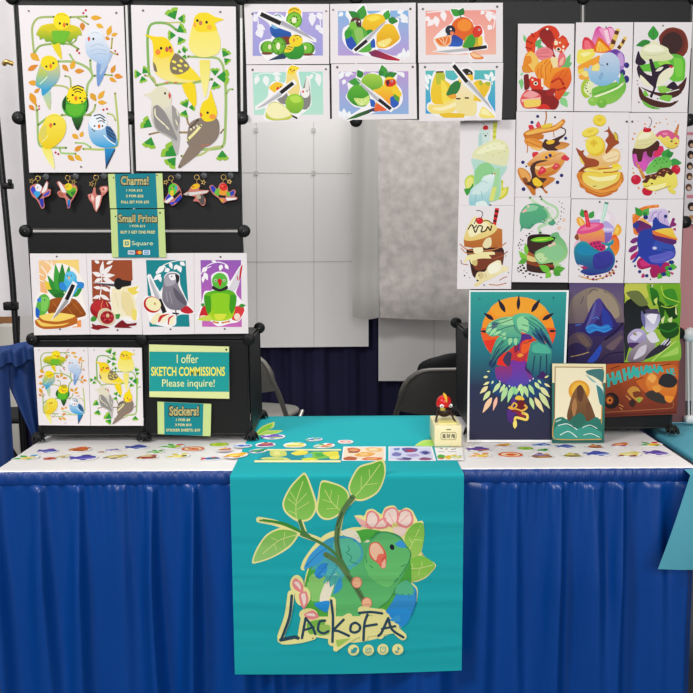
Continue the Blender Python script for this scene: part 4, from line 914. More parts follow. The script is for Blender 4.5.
# generic seascape stand-in: gold border, sun disc over a brown sea rock, teal waves
ART['seascape'] = '''
@ 545 355 4.68
P 3c7468>2c6860 34 42 284 42 275 410 34 410
P e8dcb0 34 40 285 42 284 130 34 130
P ece2c0 48 58 268 60 264 300 46 300
L 8a5a30 4 48 56 270 58; L 8a5a30 4 48 56 44 300; L c8964a 5 270 58 262 392; L d8a04c 5 44 300 44 392 262 394
E dc9a28 160 168 50 50; E e8b444 160 164 36 36
S 3f7474 190 75 230 66 275 70 272 130 250 115 225 100 200 90; S e0e4d0 215 110 245 125 272 150 272 220 255 200 235 160; S 3c7c80 240 140 272 170 272 240 255 225; S 8cb4ac 190 90 225 115 240 130 215 120
S 8a6038>5c3c28 105 300 115 230 130 180 150 150 168 140 185 165 200 200 222 250 235 310 170 330; S 5a3a2a 150 150 168 140 182 175 170 220 150 200; S a87848 125 240 140 200 150 240 135 290; S 6a4630 190 230 205 215 215 260 200 290
S 2c7a6c>246458 46 305 80 290 120 310 160 285 200 310 240 290 264 320 262 390 46 390
S 3c9484 46 340 90 325 140 345 190 330 262 360 262 392 46 392; L d8e8e0 4 60 330 100 322 130 335 150 350; L d8e8e0 4 70 375 110 358 150 385; L d8e8e0 3 175 340 210 328 245 345; L d8e8e0 4 50 312 75 302; L d8e8e0 3 180 375 215 368 255 385; S 2a6a5a 120 300 165 270 190 300 170 340 130 335
L 2a5c54 8 38 402 272 403
'''
# abstract drapery stand-in in purple, gold and blue
ART['purple_abstract'] = '''
@ 565 280 5.41
P 5a4a78>7a6a70 24 18 318 15 317 250 22 250
S 8a7c6c>6a5868 30 120 90 60 170 40 260 80 312 170 312 250 30 250
S 9c8c78 120 90 190 50 270 110 290 200 150 220
P 3a2c60>28204a 22 235 317 230 316 446 18 450
S 3a2c78>2a2060 70 300 110 215 140 150 165 110 190 100 225 150 250 180 285 240 300 300
S 4a3c8c 165 110 190 100 205 150 185 200 150 240 130 230; S 2a3a9c 205 150 240 190 260 250 230 280 200 230; S 5a5a9c 140 180 165 112 160 180 130 240 110 260
S 2a78c8 120 250 150 236 190 250 230 240 250 262 215 285 170 275 135 290 115 275; L 3a98e0 5 110 262 150 246 190 260 240 250; L 3a98e0 4 130 284 170 268 215 278 255 262; L 3a98e0 3 150 210 170 200 185 212
S 5c4a58>3a2c4c 20 320 60 285 110 290 150 340 110 400 60 440 20 446; S 6a5650 60 300 100 300 140 350 110 360; S 2c204c 20 360 70 340 120 380 60 440 20 440; L a8905c 5 30 415 80 405 130 390; L a8905c 5 230 370 270 350 314 310; S 54445c>2a1c44 190 350 250 310 312 270 314 440 180 444; S 6a5660 220 360 300 300 314 310 260 380; L 1c1430 10 220 320 270 280 314 235; S 2a4ab0 120 440 160 390 190 350 200 370 180 420 150 446; L 221a40 8 190 440 240 400 314 390; L 3a78d0 5 55 245 85 240
L 3a3458 3 130 75 150 50 180 60; L 3a3458 3 210 60 225 70; L 3a3458 3 85 130 100 90
'''
# abstract crystal-and-foliage stand-in in green, black and silver
ART['green_abstract'] = '''
@ 565 280 5.41
P a8b83c>8ab838 324 18 625 15 618 440 320 445
S c4c850 330 20 440 20 450 90 380 110 326 90
S 141a18>2a2c34 322 130 380 95 440 130 470 190 420 250 360 330 330 430 322 440; S 6a7440 330 70 400 60 450 130 400 140
S 78b028>4a9020 440 30 480 25 620 20 620 250 560 280 500 230 530 150 470 120
S 2c7a20>1a5a18 460 40 500 60 510 110 480 140 465 90; S 1c4c14 500 110 540 140 530 210 500 240 510 180; S 3c8c24 530 60 590 50 610 120 570 140 540 110; S 123a10 540 150 600 140 608 200 570 210; S c8d86a 480 110 500 95 495 135; S d8e0a0 600 140 608 190 596 180; S d8e0a0 555 215 580 200 575 235; S d8e0a0 520 215 540 195 530 240; L b8d848 5 520 30 540 90 620 120; L c8e058 4 520 140 560 150 610 135; S 1a4c18 510 240 600 230 615 290 560 320 520 290; L 2c7a20 8 500 260 560 280 615 250
S 8a88b0>d8d4e8 420 195 500 165 515 215 480 275 440 280; S f0ecf6 440 195 500 175 480 240; P 4a4060 430 160 500 155 512 185 440 180; S 6a689c 415 165 435 215 430 260 412 210
S b8acd0>8a7ca8 340 300 380 265 430 275 440 330 390 370 345 350; S d8d0e8 350 310 390 280 420 290 380 330; S 4a2c60 345 340 400 340 390 370 350 365; S 9c9070 368 295 378 280 390 300
S a89ca8>70606c 340 440 350 390 400 345 460 320 490 350 460 400 420 440; S e0dce4 440 300 480 280 500 310 510 330 470 340; S d0c8d4 370 430 400 370 440 350 430 400
S 2c2a38 430 430 470 380 540 330 570 310 560 360 500 400; L e8e4f0 6 520 350 545 325; L e8e4f0 6 535 350 560 320; L e8e4f0 5 550 355 572 330; S 8cc040>78b038 440 440 500 410 560 370 618 320 618 440; S a8d060 510 420 560 390 610 360 610 400; L d0e080 5 470 440 520 395 600 330
S d8d8c0 462 28 475 26 472 40
'''
# orange comic panel stand-in: the lettering is kept, tumbling rocks and sparks instead of figures
ART['orange_comic'] = '''
@ 545 355 4.68
P b85424>8a3c24 288 45 624 25 622 190 278 200
P 8a3c24>6a2c20 278 200 622 190 615 274 275 292
L b06a44 3 285 268 595 248 598 200; L 5a241c 6 280 282 612 268; S c86428 420 60 560 40 620 60 610 150 500 190 430 130
P 3ab0a4 286 90 298 86 302 110 312 106 308 82 322 78 330 135 318 140 314 120 304 124 306 148 292 152; P 3ab0a4 322 140 336 76 350 72 364 128 350 130 348 116 340 118 336 136; P b85424 342 90 346 102 340 104; P 3ab0a4 360 66 374 62 378 86 386 82 384 58 396 54 404 110 392 114 388 94 380 98 384 118 370 122
P 3ab0a4 398 108 408 54 420 50 434 100 422 104 420 94 414 96 410 108; P 3ab0a4 424 60 436 56 440 76 446 74 444 54 454 50 462 92 450 96 448 84 442 86 444 104 432 106; P 3ab0a4 458 90 468 48 480 46 496 84 484 88 480 80 474 82 470 92; P 3ab0a4 484 52 496 48 500 66 508 62 504 46 514 44 524 78 512 82 510 72 502 74 506 90 494 92; P 3ab0a4 518 82 530 46 540 44 558 78 548 82 542 74 534 78 530 88
P 3ab0a4 566 70 574 64 580 84 586 82 582 64 590 60 600 92 592 94 588 86 584 96 576 98; P 3ab0a4 594 62 602 60 606 80 600 84; E 3ab0a4 606 92 5 4
L 5a2418 4 305 66 350 50; L 5a2418 4 535 50 590 42; L 6a2c1c 4 420 118 460 104
E 241a1c 310 214 36 38; E 6a3020 302 210 22 24; E e0782a 302 212 15 16; E 241a1c 304 212 6 7; L e0a050 3 345 230 368 242; L e0a050 3 350 245 362 258
S c88c3c 385 170 405 148 430 150 445 170 430 190 460 200 440 220 410 200; S 3a2420 392 225 410 205 425 225 410 245; S 8cac3c 428 205 445 200 450 215 436 222; S 7a3c20 410 175 440 170 450 190 420 200; L f0c060 3 380 190 400 210
S e08c3c>d86a20 470 130 490 85 520 95 540 130 600 110 618 150 600 210 560 200 500 180; S 2c2a2c 530 130 550 92 590 90 620 120 600 150 560 150; S 3a3430 470 180 500 165 540 180 570 210 560 228 520 220 480 200; S f0a850 480 110 500 90 520 105 505 130; S e89a40 500 150 530 140 545 160 520 175; S f09030 560 190 600 195 590 222 565 215
'''
SIGN = '''
P 0f7f8c %s
'''
ART['charms_sign'] = '''
@ 100 165 6.93
P 12808e 103 62 386 58 398 297 114 300
X 3a3420 240 108 196 62 0.075 Charms!; X e8dc98 240 108 190 56 0.02 Charms!; X 3a3a1c 240 108 190 56 -0.022 Charms!
X e8dc8c 238 177 108 18 0.02 1_FOR_$15; X e8dc8c 240 216 120 20 0.02 2_FOR_$25; X e8dc8c 243 258 192 20 0.02 FULL_SET_FOR_$75
E 66645a 95 88 6 6; E 66645a 394 72 6 6
'''
ART['small_prints_sign'] = '''
@ 100 165 6.93
P 12808e 118 307 398 305 410 640 128 640
X 3a3420 262 370 272 56 0.075 Small_Prints; X e8dc98 262 370 266 50 0.02 Small_Prints; X 3a3a1c 262 370 266 50 -0.022 Small_Prints
X e8dc8c 260 424 106 17 0.02 1_FOR_$15; X e8dc8c 262 465 236 19 0.02 BUY_3_GET_ONE_FREE!
S e8e08c 162 522 168 518 204 518 209 524 209 564 204 568 166 568 162 562; P 12808e 172 530 199 530 199 557 172 557; P e8e08c 179 537 192 537 192 550 179 550; X e0e8b0 294 546 146 38 0.0 Square
P d8dce0 193 592 240 592 240 620 193 620; X 2a3a8a 216 606 38 14 0.03 VISA; P 3a2a30 246 590 292 590 292 622 246 622; E d83a28 262 606 14 13; E f0a82a 276 606 14 13; P d8e4ec 298 590 346 590 346 622 298 622; P 3a8ac8 306 594 338 594 338 618 306 618; X e8f0f4 322 606 28 12 0.02 AMEX
E 55534a 108 357 6 6; E 55534a 416 332 7 7
'''
ART['commission_sign'] = '''
@ 140 320 5.33
P 1e9a98 50 168 475 172 475 383 50 380
X f0f0a0 254 207 116 46 0.0 I_offer; X f4e858 256 274 392 46 0.022 SKETCH_COMMISSIONS; X f0f0a0 258 342 280 52 0.0 Please_inquire!
E 3a3a34 460 158 6 6
'''
ART['sticker_sign'] = '''
@ 140 320 5.33
P 14848c 128 437 338 446 334 617 130 611
X 3a3420 235 485 160 52 0.075 Stickers!; X e8dc98 235 485 154 47 0.02 Stickers!; X 3a3a1c 235 485 154 47 -0.022 Stickers!
X e8dc8c 230 533 74 15 0.02 1_FOR_$4; X e8dc8c 231 560 86 15 0.02 3_FOR_$10; X e8dc8c 230 588 180 16 0.02 STICKER_SHEETS:_$10
'''
BANNER = '''
@ 240 450 5.775
L ece69a 34 110 402 200 420 290 455 370 490 470 530 560 620 620 690; L ece69a 30 345 400 370 470; L ece69a 32 665 268 600 340 575 420 568 520 580 640
L ece69a 30 690 530 580 480 500 500 430 570 380 640 365 680
S ece69a 368 130 395 160 440 290 440 350 400 405 330 412 260 360 246 300 290 210
S ece69a 470 178 540 188 600 215 632 260 620 320 580 370 520 402 470 395 440 350 448 280
S ece69a 72 655 90 580 150 490 230 450 300 458 340 485 290 560 180 625
@ 330 490 5.775
S ece69a 105 -20 160 -130 240 -160 310 -175 320 -90 280 10 200 60 140 55
S ece69a 140 150 180 145 205 160 210 120 250 110 295 140 320 100 370 90 400 120 440 102 480 125 490 180 535 178 545 260 530 350 520 375 612 430 560 500 500 530 470 530 505 570 500 640 470 720 430 780 300 850 100 880 -50 800 -120 700 -150 560 -120 430 -60 330 20 260 130 215 230 220 200 200
@ 240 450 5.775
S 62b03c>8cc85c 368 142 388 170 428 290 430 345 395 395 335 400 270 355 256 300 300 212
S 6cb840>8cc858 472 190 540 198 595 222 622 262 610 318 572 362 520 392 475 385 450 345 458 280
S 7cbc4c>98c878 80 645 100 580 155 498 230 460 300 466 330 484 285 550 180 616
L d8e48c 4 325 395 325 300 365 180; L d8e48c 3 328 320 275 280; L d8e48c 3 328 345 400 300; L d8e48c 3 328 370 280 350; L d8e48c 3 328 300 290 240; L d8e48c 3 330 310 385 250; L d8e48c 4 585 355 530 300 490 230; L d8e48c 3 560 330 570 260; L d8e48c 3 535 305 475 285; L d8e48c 3 560 335 500 340; L d8e48c 3 520 285 530 230; L d8e48c 4 330 488 230 520 130 600; L d8e48c 3 255 508 260 470; L d8e48c 3 220 525 180 505; L d8e48c 3 200 540 210 580; L d8e48c 3 250 512 260 560
T 3a8a34 20 130 400 250 425 330 460 400 500; L 4a7c44 20 345 408 368 470 400 500
@ 330 490 5.775
S 62b03c>8cc85c 115 -20 165 -122 240 -150 300 -165 312 -90 272 4 195 48 140 42; L d8e48c 4 140 40 210 -40 290 -150; L d8e48c 3 180 -5 180 -80; L d8e48c 3 205 -30 275 -40; L d8e48c 3 230 -70 225 -120
F e8b0a8 230 220 145 155 34; S e88a8c 205 190 215 130 245 118 280 145 285 190 250 222 220 220; S f0d8cc 215 185 222 140 245 128 270 150 270 190 245 212; S e88a8c 255 215 275 180 310 158 335 180 330 215 280 225; S f0d4c8 265 212 285 182 312 168 325 185 318 208; S e88a8c 305 160 320 112 370 98 395 125 395 180 360 215 320 190; S f0d8cc 315 158 330 120 368 108 385 130 382 180 355 200; S e88a8c 390 180 400 125 440 110 472 130 480 180 450 215 410 225; S f0d8cc 395 180 410 130 440 120 465 138 468 178 440 205; S f0d4c8 360 215 400 210 440 225 420 265 380 255; E d8d878 375 205 18 18; L e88a8c 3 375 205 340 130; L e88a8c 3 380 205 455 140
S 7cc048>a0cc60 535 190 545 260 528 345 490 390 455 390 430 290 450 230 490 190; L d0e08c 4 440 380 480 300 525 200; L d0e08c 3 490 285 530 290; L d0e08c 3 475 310 455 270
S 7cc048>98c858 605 430 560 490 490 522 440 520 430 440 460 400 530 378; L d0e08c 4 595 430 520 448 440 452; L d0e08c 3 520 448 510 490; L d0e08c 3 530 445 530 410; L d0e08c 3 480 450 470 420
S f0e4c8 -85 640 -60 560 0 500 60 480 60 620 20 680 -40 690
S 3f9c3c>58b048 -150 640 -130 480 -80 380 0 300 130 240 240 228 330 250 440 330 470 500 440 700 330 800 150 850 0 820 -100 760
S 8ccc70 -140 620 -120 500 -60 470 -20 500 -20 620 -80 640; S f0e8d0 -60 640 -30 540 40 480 70 560 40 640 0 680; S 4caa40 140 250 200 225 260 235 230 300 200 310; S e8e0c8 60 240 140 230 180 300 180 380 130 300; S d8d8c0 185 300 230 290 240 370 200 380
S 4ca86c>62bc6c 20 560 60 420 120 320 230 290 260 255 320 238 400 262 440 320 468 365 455 420 430 470 400 530 380 560 330 640 240 700 120 740 30 720 0 640
S 3898c0>58b8a0 -150 450 -100 360 -20 285 60 262 140 280 180 320 190 380 160 430 90 480 60 560 20 590 40 530 0 560 10 500 -40 540 -20 480 -80 500 -50 440 -110 460 -80 420
S 3a9cd8 -150 455 -120 380 -60 320 -20 330 -40 400 -80 430; S 58b898 20 300 100 275 160 310 180 370 140 420 80 440 40 400; L 2a7a58 4 100 310 112 345 95 360 125 385 115 410 160 425; S 2f88d0 -90 480 -60 430 -20 420 -20 470 -60 510; L 1c6090 3 -140 440 -60 360 10 320; L 1c6090 3 -80 500 -10 420; L 1c6090 3 -20 540 30 450; S 3898d0 20 600 40 530 60 500 70 560
S 3a98cc>2a80cc 470 540 500 580 495 650 470 720 430 780 330 800 230 760 300 720 360 640 400 560 440 520; S 58b888 380 560 430 520 475 545 480 600 430 610 380 600; L 2a7a58 4 360 605 390 595 400 610 430 592 455 600 455 620; L 1a5a90 4 495 590 495 650 470 720; S 2a90d8 330 690 420 680 470 700 430 780 330 800 300 760
S 5cb46c>6cc470 200 400 240 300 300 250 380 265 430 320 462 360 450 420 420 470 380 520 330 560 250 520 210 460; L 2a7c4c 4 205 375 215 420 250 448; L 2a7c4c 4 235 280 280 245 330 240 400 268 435 315 465 360 455 410 420 470; L 2a7c4c 4 370 530 420 470; L 2a7c4c 4 410 440 440 425; L 3a8c58 4 280 680 350 620 380 560
S 3a98d8 375 310 405 290 425 300 440 330 400 328; E 1a2430 358 328 13 17 -20; S d85a4c 225 345 235 308 275 300 305 330 325 370 322 440 300 450 275 420 235 390; S f0c0a0 230 345 240 312 272 306 300 335 310 365 280 370 265 405 240 380; S e8705c 270 385 300 365 318 375 300 395 300 425 280 425; S f0b49c 300 420 318 395 320 440 298 446
L 5a7a4c 30 -25 370 40 410 90 470 150 560 220 680; L 5a7a4c 30 130 40 70 130 45 220 40 300 60 400 100 470; L 3a5a38 6 50 220 45 300 65 390; L 3a5a38 6 100 490 160 580 200 640; L 3f5a3c 12 70 130 40 200
E e0806c 155 530 30 34; E f0b890 155 530 25 29; L c86a58 3 140 545 165 540 178 520; E e0806c 212 648 30 32; E f0b890 212 648 25 27; L c86a58 3 195 655 230 655
@ 240 450 5.775
T 3a8a34 12 110 402 170 408 230 420; L 4a7c44 16 355 485 440 520 520 570 570 620 620 690
@ 260 570 4.331
L ece69a 30 135 100 120 200 90 300 170 300 230 285; L ece69a 34 195 200 182 290 240 265; L ece69a 34 265 220 255 270 310 275; L ece69a 34 312 130 312 310; L ece69a 32 385 200 330 240 390 275; E ece69a 410 245 42 42; L ece69a 34 440 170 500 180 530 182; L ece69a 34 450 200 448 290; L ece69a 30 455 250 510 235; L ece69a 34 545 200 520 280; L ece69a 34 560 220 590 260 618 285; L ece69a 26 520 255 590 242
P ece69a 180 200 560 195 600 270 320 300 190 280
E ece69a 160 60 30 42; E ece69a 185 110 34 42; E ece69a 210 190 40 28
S e88a8c 140 50 155 32 185 60 185 95 150 80; S f0dcd0 148 52 160 42 176 66 176 84; S e88a8c 170 100 200 90 210 130 190 165 175 140; S f0dcd0 178 105 195 98 200 130 190 150; S e88a8c 190 190 230 172 255 200 220 212; S f0dcd0 198 192 228 180 240 198
P ece69a 315 290 425 285 330 350 318 345; P a8cc60 328 300 395 292 335 335
S 78b848 205 225 280 210 270 260 215 275; S 9cc860 240 240 300 235 300 275 250 280
S 2a90d8 235 140 300 130 290 180 250 160; S 3a9cd8 600 190 560 215 610 222
L 2c4a5c 12 138 108 128 200 92 300; L 2c4a5c 15 90 300 150 288 165 292
L 2c4a5c 11 198 205 182 292; L 2c4a5c 11 198 205 225 240 240 275; L 2c4a5c 10 190 258 232 245
L 2c4a5c 11 282 216 258 222 252 258 275 272 296 262
L 2c4a5c 11 308 128 316 200 314 308; L 2c4a5c 11 362 212 318 258 340 262 385 282
L 2c4a5c 11 410 225 395 235 392 260 410 268 430 258 432 238 415 225
L 2c4a5c 11 430 182 480 178 528 184; L 2c4a5c 11 465 190 452 230 448 300; L 2c4a5c 11 455 240 505 232
L 2c4a5c 11 555 205 525 270 512 282; L 2c4a5c 11 555 205 572 255 620 288; L 2c4a5c 10 528 252 585 240
E ece69a 405 343 24 24; E ece69a 469 343 24 24; E ece69a 532 340 24 24; E ece69a 596 340 24 24
S 3a9ca0 392 336 400 340 406 332 415 330 422 336 416 350 404 356 392 352 400 347
L 3a9ca0 3 459 333 479 333 479 353 459 353 459 333; L 3a9ca0 3 469 336 475 343 469 350 463 343 469 336; E 3a9ca0 476 336 2 2
L 3a9ca0 3 522 330 543 330 543 345 537 351 529 351 522 346 522 330; L 3a9ca0 3 531 335 531 341; L 3a9ca0 3 537 335 537 341
L 3a8a94 4 597 328 597 348 592 353 587 349 590 343; L 3a8a94 4 597 329 601 336 607 338
'''
# ------------------------------------------------------------------ light
W = bpy.data.worlds.new('hall_light')
SC.world = W
W.use_nodes = True
bg = W.node_tree.nodes['Background']
bg.inputs['Color'].default_value = (1.0, 0.985, 0.97, 1)
bg.inputs['Strength'].default_value = 0.33
SC.view_settings.view_transform = 'Standard'
SC.view_settings.look = 'None'


def area(name, loc, rot, sx, sy, e):
    l = bpy.data.lights.new(name, 'AREA')
    l.shape = 'RECTANGLE'
    l.size, l.size_y, l.energy = sx, sy, e
    l.color = (1.0, 0.985, 0.97)
    o = bpy.data.objects.new(name, l)
    COL.objects.link(o)
    o.location = loc
    o.rotation_euler = rot
    return o


area('hall_and_fill_lamp', (-2.6, -2.4, 3.6), (math.radians(52), 0, math.radians(-42)), 1.0, 0.8, 92)
area('hall_and_fill_lamp', (0.9, -5.2, 2.9), (math.radians(68), 0, math.radians(9)), 3.0, 2.0, 165)  # unseen fill added behind the camera to brighten the hanging banner
area('hall_and_fill_lamp', (1.2, 1.4, 4.8), (0, 0, 0), 3.0, 1.5, 135)

# ------------------------------------------------------------------ setting
YL, YH, YR = 0.315, 0.330, 0.360
FRONT = Vector((0, -1, 0))
YB = 2.66                                           # back of the booth

mb = MB(); mb.face([(-9, -9, 0), (9, -9, 0), (9, 5, 0), (-9, 5, 0)])
struct(mb.build('floor', M['concrete']))
mb = MB(); mb.face([(-5, 4.6, 0), (5, 4.6, 0), (5, 4.6, 4.5), (-5, 4.6, 4.5)])
struct(mb.build('wall_back', M['hall']))


def drape(name, material, x0, x1, z0, z1, y, period, amp, rows=6, seed=1, parent=None, origin=None):
    rnd = random.Random(seed)
    n = max(24, int((x1 - x0) / period * 10))
    ph = [rnd.uniform(0, 6.28) for _ in range(3)]
    m = MB()
    R = []
    for r in range(rows + 1):
        t = r / rows
        row = []
        for k in range(n + 1):
            x = x0 + (x1 - x0) * k / n
            w = math.sin(2 * PI * x / period + ph[0] + 0.8 * math.sin(3.1 * x / period * .4 + ph[1])) + .35 * math.sin(2 * PI * x / period * 2.3 + ph[2])
            row.append((x, y - amp * (0.45 + 0.55 * t) * w, z1 + (z0 - z1) * t))
        R.append(row)
    m.grid(R)
    return m.build(name, material, parent, origin)


# back of the booth: navy drape with white corrugated panels and a grey cloth hung in front
d = drape('curtain', M['navy'], -1.9, 1.9, 0.02, 2.35, YB, 0.14, 0.022, 6, 3)
tag(d, 'dark navy drape behind the folding chairs at the back of the booth', 'curtain')


def wpanel(label, q, y, seams):
    m = MB()
    m.quadbox([at(*p, y=y) for p in q], Vector((0, 0.006, 0)))
    t = thing('white_backdrop', label, 'panel', m.v[3], world=True)
    m.build('board', M['white_panel'], t)
    for s in seams:
        sb = MB()
        a, b = at(s[0], s[1], y=y - 0.001), at(s[2], s[3], y=y - 0.001)
        d_ = (b - a).normalized()
        w = Vector((-d_.z, 0, d_.x)) * 0.002
        sb.quadbox([a + w, b + w, b - w, a - w], Vector((0, 0.0008, 0)))
        sb.build('seam', M['tape'], t)
    for s in seams:
        if abs(s[0] - s[2]) < 6:
            for (cx, cy) in ((s[0], 173), (s[0], 130)):
                if s[1] < cy < s[3]:
                    c = MB()
                    p = at(cx, cy, y=y - 0.003)
                    c.box(p, (0.022, 0.003, 0.022))
                    c.build('corner_clip', M['tape'], t)
    return t


wpanel('large white seamed panel hanging behind the left folding chair', [(20, -20), (368.5, 40), (368.5, 346.5), (20, 350)], 2.60,
       [(256, 50, 257, 346), (313.5, 50, 314, 346), (228, 172.5, 352, 173.5), (228, 262, 352, 261.5)])
wpanel('smaller white panel hanging lower behind the right folding chair', [(378.5, 250), (500, 250), (500, 381), (378.5, 381)], 2.59,
       [(434, 300, 434, 380)])
# grey cloth: mottled sheet with a plain strip along its left edge, lower hem folded
t = thing('hanging_cloth', 'mottled grey cloth sheet hanging in the middle of the back', 'cloth', at(410, 318, y=2.35), world=True)


def sheet(px0, px1, pyt, pyb, y, name, mt):
    m = MB(); R = []
    for r in range(15):
        f = r / 14
        row = []
        for k in range(21):
            g = k / 20
            p = at(px0[0] + (px1[0] - px0[0]) * g if f < 0.01 else px0[0] + (px0[1] - px0[0]) * f + ((px1[0] + (px1[1] - px1[0]) * f) - (px0[0] + (px0[1] - px0[0]) * f)) * g,
                   pyt + (pyb + (2.5 * math.sin(g * 3.0) if f > .9 else 0) - pyt) * f, y=y + 0.012 * math.sin(g * 7 + f * 2) + (0.02 * math.sin(f * 40) if f > .82 else 0))
            row.append(p)
        R.append(row)
    m.grid(R)
    return m.build(name, mt, t)


sheet((376, 378), (500, 500), 40, 317.5, 2.35, 'sheet', M['fabric_grey'])
sheet((350.5, 352.5), (377, 379), 40, 317, 2.346, 'side_strip', M['hem_grey'])

# left side: sheer white drape on a black pole, blue side drape over its rail, things beyond
d = drape('white_drape', M['white_drape'], -1.70, at(31, 200, y=1.0).x, at(20, 316, y=1.0).z, 2.6, 1.0, 0.30, 0.02, 6, 5)
tag(d, 'sheer white drape hanging behind the black pole at left', 'curtain')
t = thing('drape_pole', 'tall black pole with clamps in front of the white drape', 'pole', at(20, 470, y=0.75), world=True)
p0, p1 = at(-5, 0, y=0.75), at(17.0, 344, y=0.75)
p1 = Vector((at(17.5, 344, y=0.75).x, 0.75, 0.03)); p0 = Vector((at(-1, 0, y=0.75).x, 0.75, 2.1))
xm = at(17, 300, y=0.75).x
m = MB(); m.tube([(xm - .0, .75, 0.03), (xm - .012, .75, 1.2), (xm - .055, .75, 2.3)], 0.0105, 10); m.build('pole', M['black_rod'], t)
for (cx, cy, s) in ((11, 306, 1.3), (8, 186, 0.9)):
    c = at(cx, cy, y=0.75)
    m = MB(); m.box(c, (0.034 * s, 0.032, 0.022 * s), bev=0.004); m.box(c + Vector((0.012, -0.012, 0.012)), (0.012, 0.014, 0.02), bev=0.003)
    m.build('clamp', M['black_plastic'], t)
m = MB(); m.box((xm, .75, 0.015), (0.3, 0.3, 0.02), bev=0.006); m.build('base_plate', M['black_rod'], t)
c = at(4, 64, y=0.70)
m = MB(); m.tube([c, c + Vector((0.012, -0.01, 0.006)), c + Vector((0.03, 0, 0))], 0.008, 8); m.build('clip', M['gold'], t)

yb = 0.62                                          # blue side drape slung over the low rail
t = thing('side_drape', 'blue drape slung over a low side rail at left', 'curtain', at(15, 450, y=yb), world=True)
m = MB(); R = []
pts = [(-40, 352), (0, 346), (10, 345), (20, 342.5), (28, 341), (36, 341)]
for f in range(13):
    row = []
    for k in range(31):
        g = k / 30 * 5
        i = min(int(g), 4)
        px = pts[i][0] + (pts[i + 1][0] - pts[i][0]) * (g - i)
        pt = pts[i][1] + (pts[i + 1][1] - pts[i][1]) * (g - i)
        a = at(px, pt, y=yb)
        ff = f / 12
        yy = yb - 0.03 * math.sin(min(ff * 5, PI / 2)) - 0.012 * math.sin(px * .45 + 2 * ff) * min(1, ff * 3)
        zz = a.z - ff * (0.062 - 0.008 * math.sin(px * .3))
        row.append((a.x + (0.02 * ff), yy, zz))
    R.append(row)
m.grid(R)
m.build('rail_swag', M['blue_drape'], t)
m = MB(); R = []
for f in range(13):
    ff = f / 12
    row = []
    for k in range(17):
        g = k / 16
        xl, xr = 8 + 25 * max(0, (ff - .35) / .65), 42
        px = xl + (xr - xl) * g
        a = at(px, 355 + 84 * ff, y=yb + 0.01 + 0.012 * math.sin(g * 9 + ff))
        row.append(a)
    R.append(row)
m.grid(R)
m.build('drape_tail', M['blue_drape'], t)
m = MB(); R = []
for f in range(9):
    row = []
    for k in range(13):
        g = k / 12
        a = at(-45 + 53 * g, 358, y=yb - 0.005 + 0.012 * math.sin(g * 14))
        row.append((a.x, a.y, a.z * (1 - f / 8) + 0.03 * f / 8))
    R.append(row)
m.grid(R)
m.build('drape_fall', M['blue_drape'], t)

c = at(9, 352, y=2.1)
t = thing('canister', 'white canister with a dark round mark beyond the blue drape', 'canister', (c.x, 2.1, 0.0), world=True)
z1 = at(9, 325, y=2.1).z
m = MB(); m.box((c.x, 2.1, 0.012 + z1 / 2), (0.085, 0.085, z1 - 0.012), bev=0.012); m.build('body', M['canister'], t)
m = MB(); q = at(4.5, 331, y=2.355); m.tube([q, q + Vector((0, -0.003, 0))], 0.016, 16); m.build('round_mark', M['black_plastic'], t)
c = at(4, 320, y=2.6)
m = MB(); m.box((c.x, 2.6, c.z * .5), (0.12, 0.1, c.z + 0.06), bev=0.01)
tag(m.build('cardboard_box', M['tan']), 'tan box standing behind the white canister at far left', 'box')
# dark folding stool behind the blue drape
c = at(16, 440, y=1.3)
t = thing('folding_stool', 'dark folding stool partly hidden under the blue drape', 'stool', (c.x, 1.3, 0), world=True)
for s in (-1, 1):
    m = MB(); m.tube([(c.x - .16 * s, 1.22, 0.01), (c.x + .16 * s, 1.22, 0.60)], 0.012, 8); m.tube([(c.x - .16 * s, 1.42, 0.01), (c.x + .16 * s, 1.42, 0.60)], 0.012, 8)
    m.tube([(c.x - .16 * s, 1.22, 0.01), (c.x - .16 * s, 1.42, 0.01)], 0.011, 8)
    m.build('leg', M['black_rod'], t)
m = MB(); m.box((c.x, 1.32, 0.61), (0.36, 0.24, 0.025), bev=0.01); m.build('seat', M['chair_black'], t)

